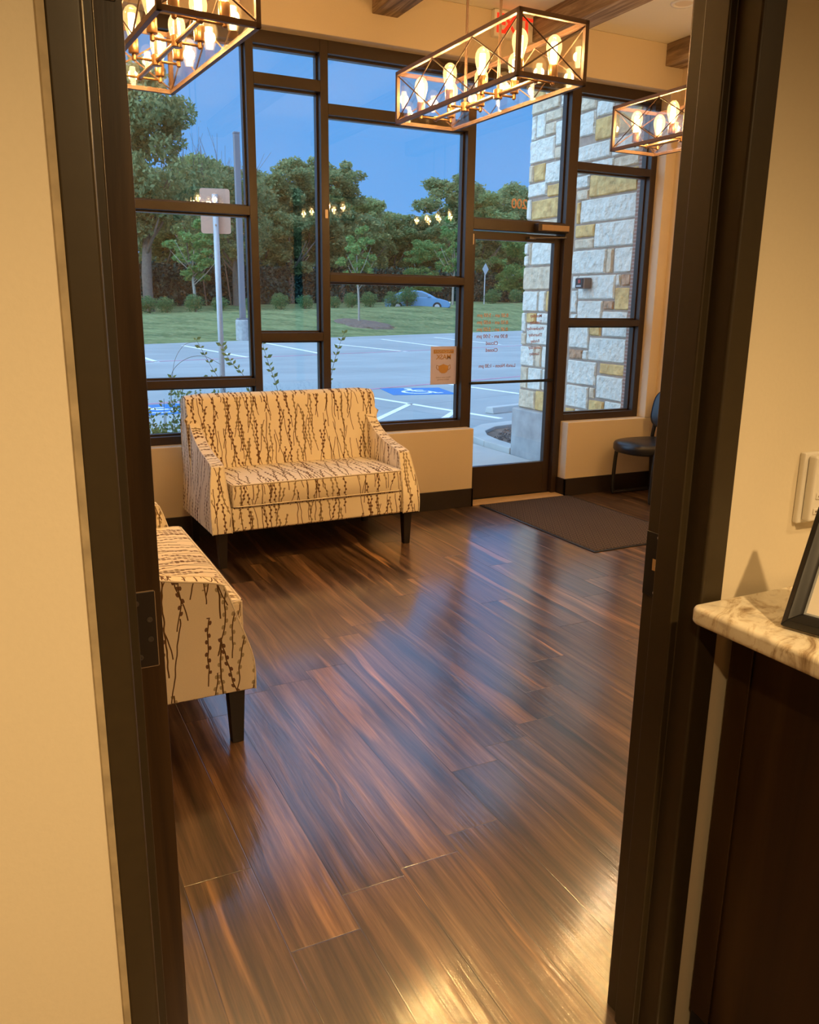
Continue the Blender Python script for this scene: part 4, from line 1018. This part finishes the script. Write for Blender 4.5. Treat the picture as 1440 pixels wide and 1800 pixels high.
tree('oak', 262, 50, 175, 'tallest tree, filling the upper left of the left window', .80, .3)
tree('oak', 215, 52, 215, 'tree at the far left, half hidden by the door edge', .9, 2.)
tree('elm', 350, 58, 300, 'green tree just left of the signpost behind the bare twigs', .9, 1.)
tree('oak', 416, 52, 318, 'thick trunked tree directly behind the grey light pole', 1., 4.)
tree('tall', 462, 58, 330, 'tree showing behind the left edge of the narrow window', 1.1, 0.)
tree('tall', 512, 54, 312, 'pointed tree in the left half of the narrow window', 1.1, 2.)
tree('tall', 545, 56, 300, 'tree behind the mullion carrying the small sensor', 1.1, 5.)
tree('tall', 600, 54, 310, 'tallest tree at the left side of the wide window', 1.15, 3.)
tree('elm', 640, 60, 362, 'lower tree right of the tall one in the wide window', 1.1, .5)
tree('elm', 690, 62, 385, 'middle tree of the low tree line in the wide window', 1.2, 2.5)
tree('oak', 735, 60, 392, 'low dark tree above the blue car', 1.2, 1.5)
tree('tall', 788, 56, 328, 'tall tree at the right side of the wide window', 1.3, 4.2)
tree('elm', 845, 60, 350, 'tree at the left edge of the pane above the glass door', 1.1, 3.3)
tree('oak', 893, 60, 345, 'dark tree behind the number 200 above the glass door', 1.1, 2.2)
tree('elm', 940, 62, 350, 'tree half hidden behind the stone pillar', 1.1, 1.1)
tree('bright', 905, 50, 418, 'bright green bushy tree seen through the upper glass door', 1.3, 0.)
tree('bright', 745, 51, 430, 'light green tree low behind the blue car roof', 1.25, 3.)
tree('young', 343, 40, 395, 'slender young tree before the hedge left of the signpost', 1.3, 1.)
tree('young', 631, 31, 400, 'slender young tree standing in the mulch ring', .95, 2.)
tree('young', 796, 39, 385, 'slender young tree near the mullion left of the glass door', 1., 4.)
# backdrop row
for k, (px, tp) in enumerate(((290, 330), (325, 345), (385, 335), (435, 345), (490, 350), (575, 345), (620, 365), (665, 385), (712, 400), (762, 388), (818, 372), (868, 372), (918, 375))):
    o = tree(('oak', 'elm')[k % 2], px, 64, tp, 'tree in the rear row above the hedge between column %s' % k, 1.35, k*1.3)
    o['label'] = ['rear tree behind the tall left tree', 'rear tree above the young tree left of the signpost', 'rear tree right behind the signpost plate', 'rear tree behind the thick left mullion', 'rear tree low in the centre of the narrow window',
                  'rear tree right beside the sensor mullion', 'rear tree under the right flank of the tall tree in the wide window', 'rear tree in the dip of the wide window skyline', 'rear tree at the lowest dip of the skyline', 'rear tree left of the tall tree at the right of the wide window',
                  'rear tree behind the mullion left of the glass door', 'rear tree in the middle of the pane above the door', 'rear tree beside the stone pillar edge'][k]
# bare tree twigs
p, dist = at(385, 53); bt = empty('bare_tree', p); bt.scale = (1.1, 1.1, 1.08); tag(bt, 'bare leafless tree with thin twigs rising above the left window trees', 'tree')
mb = MB(); rb = random.Random(8)
def branch(p0, d, l, r_, dep):
    p1 = p0 + d*l; mb.tube([tuple(p0), tuple(p1)], [r_, r_*.6], 5)
    if dep:
        for _ in range(3): branch(p0 + d*l*rb.uniform(.5, 1), (d + Vector((rb.uniform(-.5, .5), rb.uniform(-.5, .5), rb.uniform(.0, .35)))).normalized(), l*rb.uniform(.55, .8), r_*.6, dep-1)
for k in range(5): branch(Vector((k*.9-1.8, 0, 0)), Vector((rb.uniform(-.12, .12), 0, 1)).normalized(), 5.4, .055, 3)
mb.build('branches', 'bark', bt)

# shrub row
def shrub_proto():
    rnd = random.Random(21); r = empty('round_shrub')
    bl = [(rnd.uniform(-.18, .18), rnd.uniform(-.18, .18), rnd.uniform(.3, .62), .34, .34, .32) for _ in range(9)]
    mb = MB(); leafcloud(mb, bl, 1500, .03, .06, rnd, .4); mb.build('foliage', 'leaf_shrub', r)
    MB().tube([(0, 0, -.15), (0, 0, .4)], .05, 6).build('stem', 'bark', r); return r
s0 = None
SH = [(238, 1.), (262, 1.05), (293, .98), (343, 1.12), (388, .95), (443, .9), (494, 1.15), (536, 1.0), (586, .9), (619, 1.0), (651, 1.05), (690, 1.05), (716, 1.35), (866, 1.2), (908, 1.2), (948, 1.1)]
SL = ['shrub at the left end of the lawn row beside the door edge', 'shrub second from the left on the lawn crest', 'shrub third from the left before the forked trunk', 'large shrub below the young tree left of the signpost', 'shrub just left of the signpost on the lawn', 'shrub hidden behind the thick mullion', 'larger shrub in the narrow window', 'smaller right shrub in the narrow window', 'shrub at the left edge of the wide window',
      'shrub left of the young trunk in the wide window', 'shrub right of the young trunk in the wide window', 'shrub before the rear of the blue car', 'tallest shrub before the middle of the blue car', 'left shrub seen through the glass door', 'right shrub seen through the glass door', 'shrub behind the stone pillar edge']
for (px, k), lab in zip(SH, SL):
    p, dist = at(px, 36.3)
    if s0 is None: o = s0 = shrub_proto()
    else: o = copy_tree(s0)
    o.location = (p.x, p.y, p.z-.05); sc = k*(1.0 if px < 600 else 1.15); o.scale = (sc, sc, sc); o.rotation_euler.z = px
    tag(o, lab, 'shrub', 'round shrubs in a row on the lawn crest')
# mulch ring
p, dist = at(633, 31.0)
mr = MB(); rr = random.Random(5); N = 30; vs = [(0, 0, .13)]
for ring_, hh in ((.5, .10), (1., .03), (1.15, -.12)):
    for k in range(N):
        a = 2*PI*k/N; q = 1.75*ring_*rr.uniform(.92, 1.08); vs.append((q*math.cos(a), q*math.sin(a), hh + q*(math.cos(a)*(-.454) + math.sin(a)*.891)*.13))
fs = [(0, 1+k, 1+(k+1) % N) for k in range(N)] + [(1+j*N+k, 1+(j+1)*N+k, 1+(j+1)*N+(k+1) % N, 1+j*N+(k+1) % N) for j in range(2) for k in range(N)]
o = mr.add(vs, fs).build('mulch_ring', 'mulch', loc=(p.x, p.y, p.z)); tag(o, 'brown mulch ring around the slender young tree on the lawn', 'mulch')

# car on the road behind the crest
def make_car(loc, rz):
    r = empty('car', loc, rz); tag(r, 'blue sedan parked behind the lawn crest and the shrubs', 'car')
    body = [(-2.3, .30), (-2.36, .62), (-2.30, .86), (-1.95, .97), (-1.25, 1.02), (.85, .98), (1.6, .90), (2.15, .76), (2.36, .60), (2.38, .34), (2.2, .24), (-2.2, .24)]
    MB().prism(body, -.88, .88, 1).build('body', 'carpaint', r, .06, 4)
    cab = [(-2.0, .94), (-1.55, 1.20), (-.95, 1.40), (-.2, 1.46), (.35, 1.42), (.9, 1.20), (1.45, .90)]
    mb = MB(); n = len(cab); vs = []
    for s, k in ((-1, 1), (1, 1)):
        for x, z_ in cab: vs.append((x, s*(.84 - (z_-.9)*.32), z_))
    mb.add(vs, [tuple(range(n)), tuple(range(n, 2*n))] + [(i, (i+1) % n, n+(i+1) % n, n+i) for i in range(n)]); cbn = mb.build('cabin', 'carpaint', r, .05, 3)
    for s in (-1, 1):
        for poly in ([(-1.45, 1.00), (-1.2, 1.20), (-.75, 1.34), (-.38, 1.37), (-.38, 1.00)], [(-.30, 1.00), (-.30, 1.37), (.25, 1.34), (.75, 1.16), (1.02, .98)]):
            m2 = MB(); q = []
            for d in (-.012, .012):
                for x, z_ in poly: q.append((x, s*(.84 - (z_-.9)*.32) + d, z_))
            nn = len(poly); m2.add(q, [tuple(range(nn)), tuple(range(nn, 2*nn))] + [(i, (i+1) % nn, nn+(i+1) % nn, nn+i) for i in range(nn)]); m2.build('side_window', 'carglass', cbn)
    for x in (-1.42, 1.42):
        for s in (-1, 1):
            w_ = MB().lathe([(.20, -.10), (.32, -.10), (.33, -.06), (.33, .06), (.32, .10), (.20, .10)], (x, s*.80, .32), 24, 1).build('wheel', 'tire', r)
            MB().lathe([(.19, -.105), (.19, .105)], (x, s*.80, .32), 16, 1).build('hubcap', 'silver', w_)
    for s in (-1, 1):
        MB().box((2.28, s*.62-.16, .56), (2.39, s*.62+.16, .68)).build('headlight', 'white', r, .02)
        MB().box((.72, s*.96-.10, .98), (.92, s*.96+.08, 1.10)).build('mirror', 'carpaint', r, .03)
p, dist = at(733, 43.0)
k_ = 62.0/dist
make_car((p.x*k_, p.y*k_, 1.00), math.radians(-24))

# light pole far, on the lot edge
lp = empty('light_pole', (9.56, 35.3, GZ)); tag(lp, 'tall grey parking lot light pole on a round white concrete base', 'light pole')
MB().lathe([(.31, 0), (.31, .83), (.28, .86)], (0, 0, 0), 22).build('concrete_base', 'cast', lp, smooth=False)
MB().box((-.22, -.22, .86), (.22, .22, .93)).build('base_plate', 'polepaint', lp, .01)
MB().box((-.115, -.115, .93), (.115, .115, 8.15)).build('pole', 'polepaint', lp, .02)
MB().box((-.12, -.12, 8.15), (.12, .12, 8.22)).build('pole_cap', 'polepaint', lp, .01)
# sign post close by
sg = empty('sign_post', (2.165, 8.9, GZ)); tag(sg, 'grey metal signpost with a blank sign back outside the left window', 'sign')
MB().tube([(0, 0, 0), (0, 0, 2.66)], .030, 14).build('post', 'silver', sg, smooth=True)
rp = []
for cx_, cz_, a0 in ((.125, .195, 0), (-.125, .195, 90), (-.125, -.195, 180), (.125, -.195, 270)):
    for k in range(5): a = math.radians(a0 + k*22.5); rp.append((cx_ + .025*math.cos(a), cz_ + .025*math.sin(a)))
o = MB().prism([(a, b+2.50) for a, b in rp], .030, .034, 1).build('sign_plate', 'signback', sg)
mb = MB()
for z_ in (2.36, 2.60): mb.lathe([(.008, -.012), (.008, .0)], (0, -.028, z_), 8, 1)
mb.build('bolt', 'steel', sg); sg.rotation_euler.z = math.radians(-14)
# diamond warning sign far
p, dist = at(851, 40.0); dg = empty('diamond_sign', p); tag(dg, 'small diamond road sign on a thin pole seen through the door', 'sign')
MB().tube([(0, 0, -.3), (0, 0, 3.5)], .05, 8).build('pole', 'silver', dg)
MB().prism([(0, -.52), (.32, 0), (0, .52), (-.32, 0)], -.08, -.05, 1).build('sign_face', 'silver', dg, loc=(0, 0, 3.4))

# shrubs and shoots right outside the windows
rp_ = random.Random(31)
def leaf(mb, p, d, s):
    side = d.cross(Vector((rp_.uniform(-1, 1), -1, rp_.uniform(-.5, .5)))).normalized()
    a, b, c, e = p, p + d*s*.5 + side*s*.26, p + d*s, p + d*s*.5 - side*s*.26
    mb.add([a, b, c, e], [(0, 1, 2, 3)])
def shoot(mb_s, mb_l, pts, ls, step, r0=.003):
    cv = smooth_curve(pts, 8); mb_s.tube([tuple(p) for p in cv], [r0*(1 - .7*i/len(cv)) for i in range(len(cv))], 5)
    acc = 0
    for a, b in zip(cv[:-1], cv[1:]):
        acc += (b-a).length
        if acc > step:
            acc = 0; t = (b-a).normalized()
            for s in (-1, 1):
                d = (t*.5 + Vector((s*rp_.uniform(.5, 1), rp_.uniform(-.5, .5), rp_.uniform(-.1, .4)))).normalized(); leaf(mb_l, b, d, ls*rp_.uniform(.7, 1.2))
def plant(name, base, shoots, lab, ls=.035, step=.04, extra=None):
    r = empty(name, base); tag(r, lab, 'plant', 'plants growing outside against the windows'); B = Vector(base); a, b = MB(), MB()
    for s in shoots: shoot(a, b, [Vector(q)-B for q in s], ls, step)
    if extra: extra(a, b, B)
    a.build('stem', 'twig', r); b.build('leaves', 'leaf_plant', r); return r
plant('window_shoot', (1.55, 6.0, -.03), [[(1.55, 6.0, -.03), (1.55, 6.0, .5), (1.47, 6.0, .87), (1.38, 6.0, 1.05), (1.285, 6.0, 1.235)]], 'leafy shoot left of the signpost foot in the left window', .040, .050)
plant('window_shoot', (1.75, 6.02, -.03), [[(1.75, 6.02, -.03), (1.74, 6.0, .5), (1.63, 6.0, .94), (1.53, 6.0, 1.07), (1.465, 6.0, 1.19)]], 'leafy shoot overlapping the signpost foot in the left window', .045, .034)
plant('window_shoot', (1.98, 6.0, -.03), [[(1.98, 6.0, -.03), (1.93, 6.0, .6), (1.86, 6.0, .90), (1.80, 6.0, 1.08), (1.765, 6.0, 1.21)]], 'leafy shoot rising behind the loveseat in the narrow window', .045, .042)
plant('window_shoot', (2.16, 6.0, -.03), [[(2.16, 6.0, -.03), (2.22, 6.0, .6), (2.31, 6.0, 1.0), (2.36, 6.0, 1.16), (2.42, 6.0, 1.30)]], 'leafy shoot leaning right at the left edge of the wide window', .045, .045)
def bushy(a, b, B):
    for k in range(1500):
        x = rp_.gauss(.98, .20); z_ = rp_.uniform(.35, .66 if x < 1.08 else .92) if rp_.random() < .6 else rp_.uniform(.4, .80 + max(0, (x-1.0))*.6)
        if z_ > .64 and rp_.random() < .75 and x < 1.1: continue
        p = Vector((x, 6.0 + rp_.uniform(-.15, .2), z_)) - B; d = Vector((rp_.gauss(0, 1), rp_.gauss(0, 1), rp_.gauss(0, 1))).normalized(); leaf(b, p, d, rp_.uniform(.022, .04))
    for k in range(16):
        x = rp_.uniform(.7, 1.3); a.tube([tuple(Vector((1.0, 6.0, -.03))-B), tuple(Vector((x, 6.0 + rp_.uniform(-.1, .15), rp_.uniform(.45, .85)))-B)], [.004, .0015], 5)
    cv = smooth_curve([(1.08, 6.0, .8), (1.10, 6.0, 1.0), (1.20, 6.0, 1.10), (1.33, 6.0, 1.12), (1.45, 6.0, 1.06)], 6); a.tube([tuple(q-B) for q in cv], .0014, 4)
    cv = smooth_curve([(1.10, 6.0, .95), (1.13, 6.0, 1.10), (1.20, 6.0, 1.20), (1.28, 6.0, 1.22)], 6); a.tube([tuple(q-B) for q in cv], .0012, 4)
plant('window_shrub', (1.02, 6.0, -.03), [[(1.0, 6.0, -.03), (1.0, 6.0, .5), (.93, 6.0, .72), (.86, 6.0, .95)], [(1.05, 6.0, -.03), (1.1, 6.0, .6), (1.09, 6.0, .85), (1.11, 6.0, 1.02)]], 'bushy leafy shrub low outside the left window beside the loveseat', .038, .05, bushy)
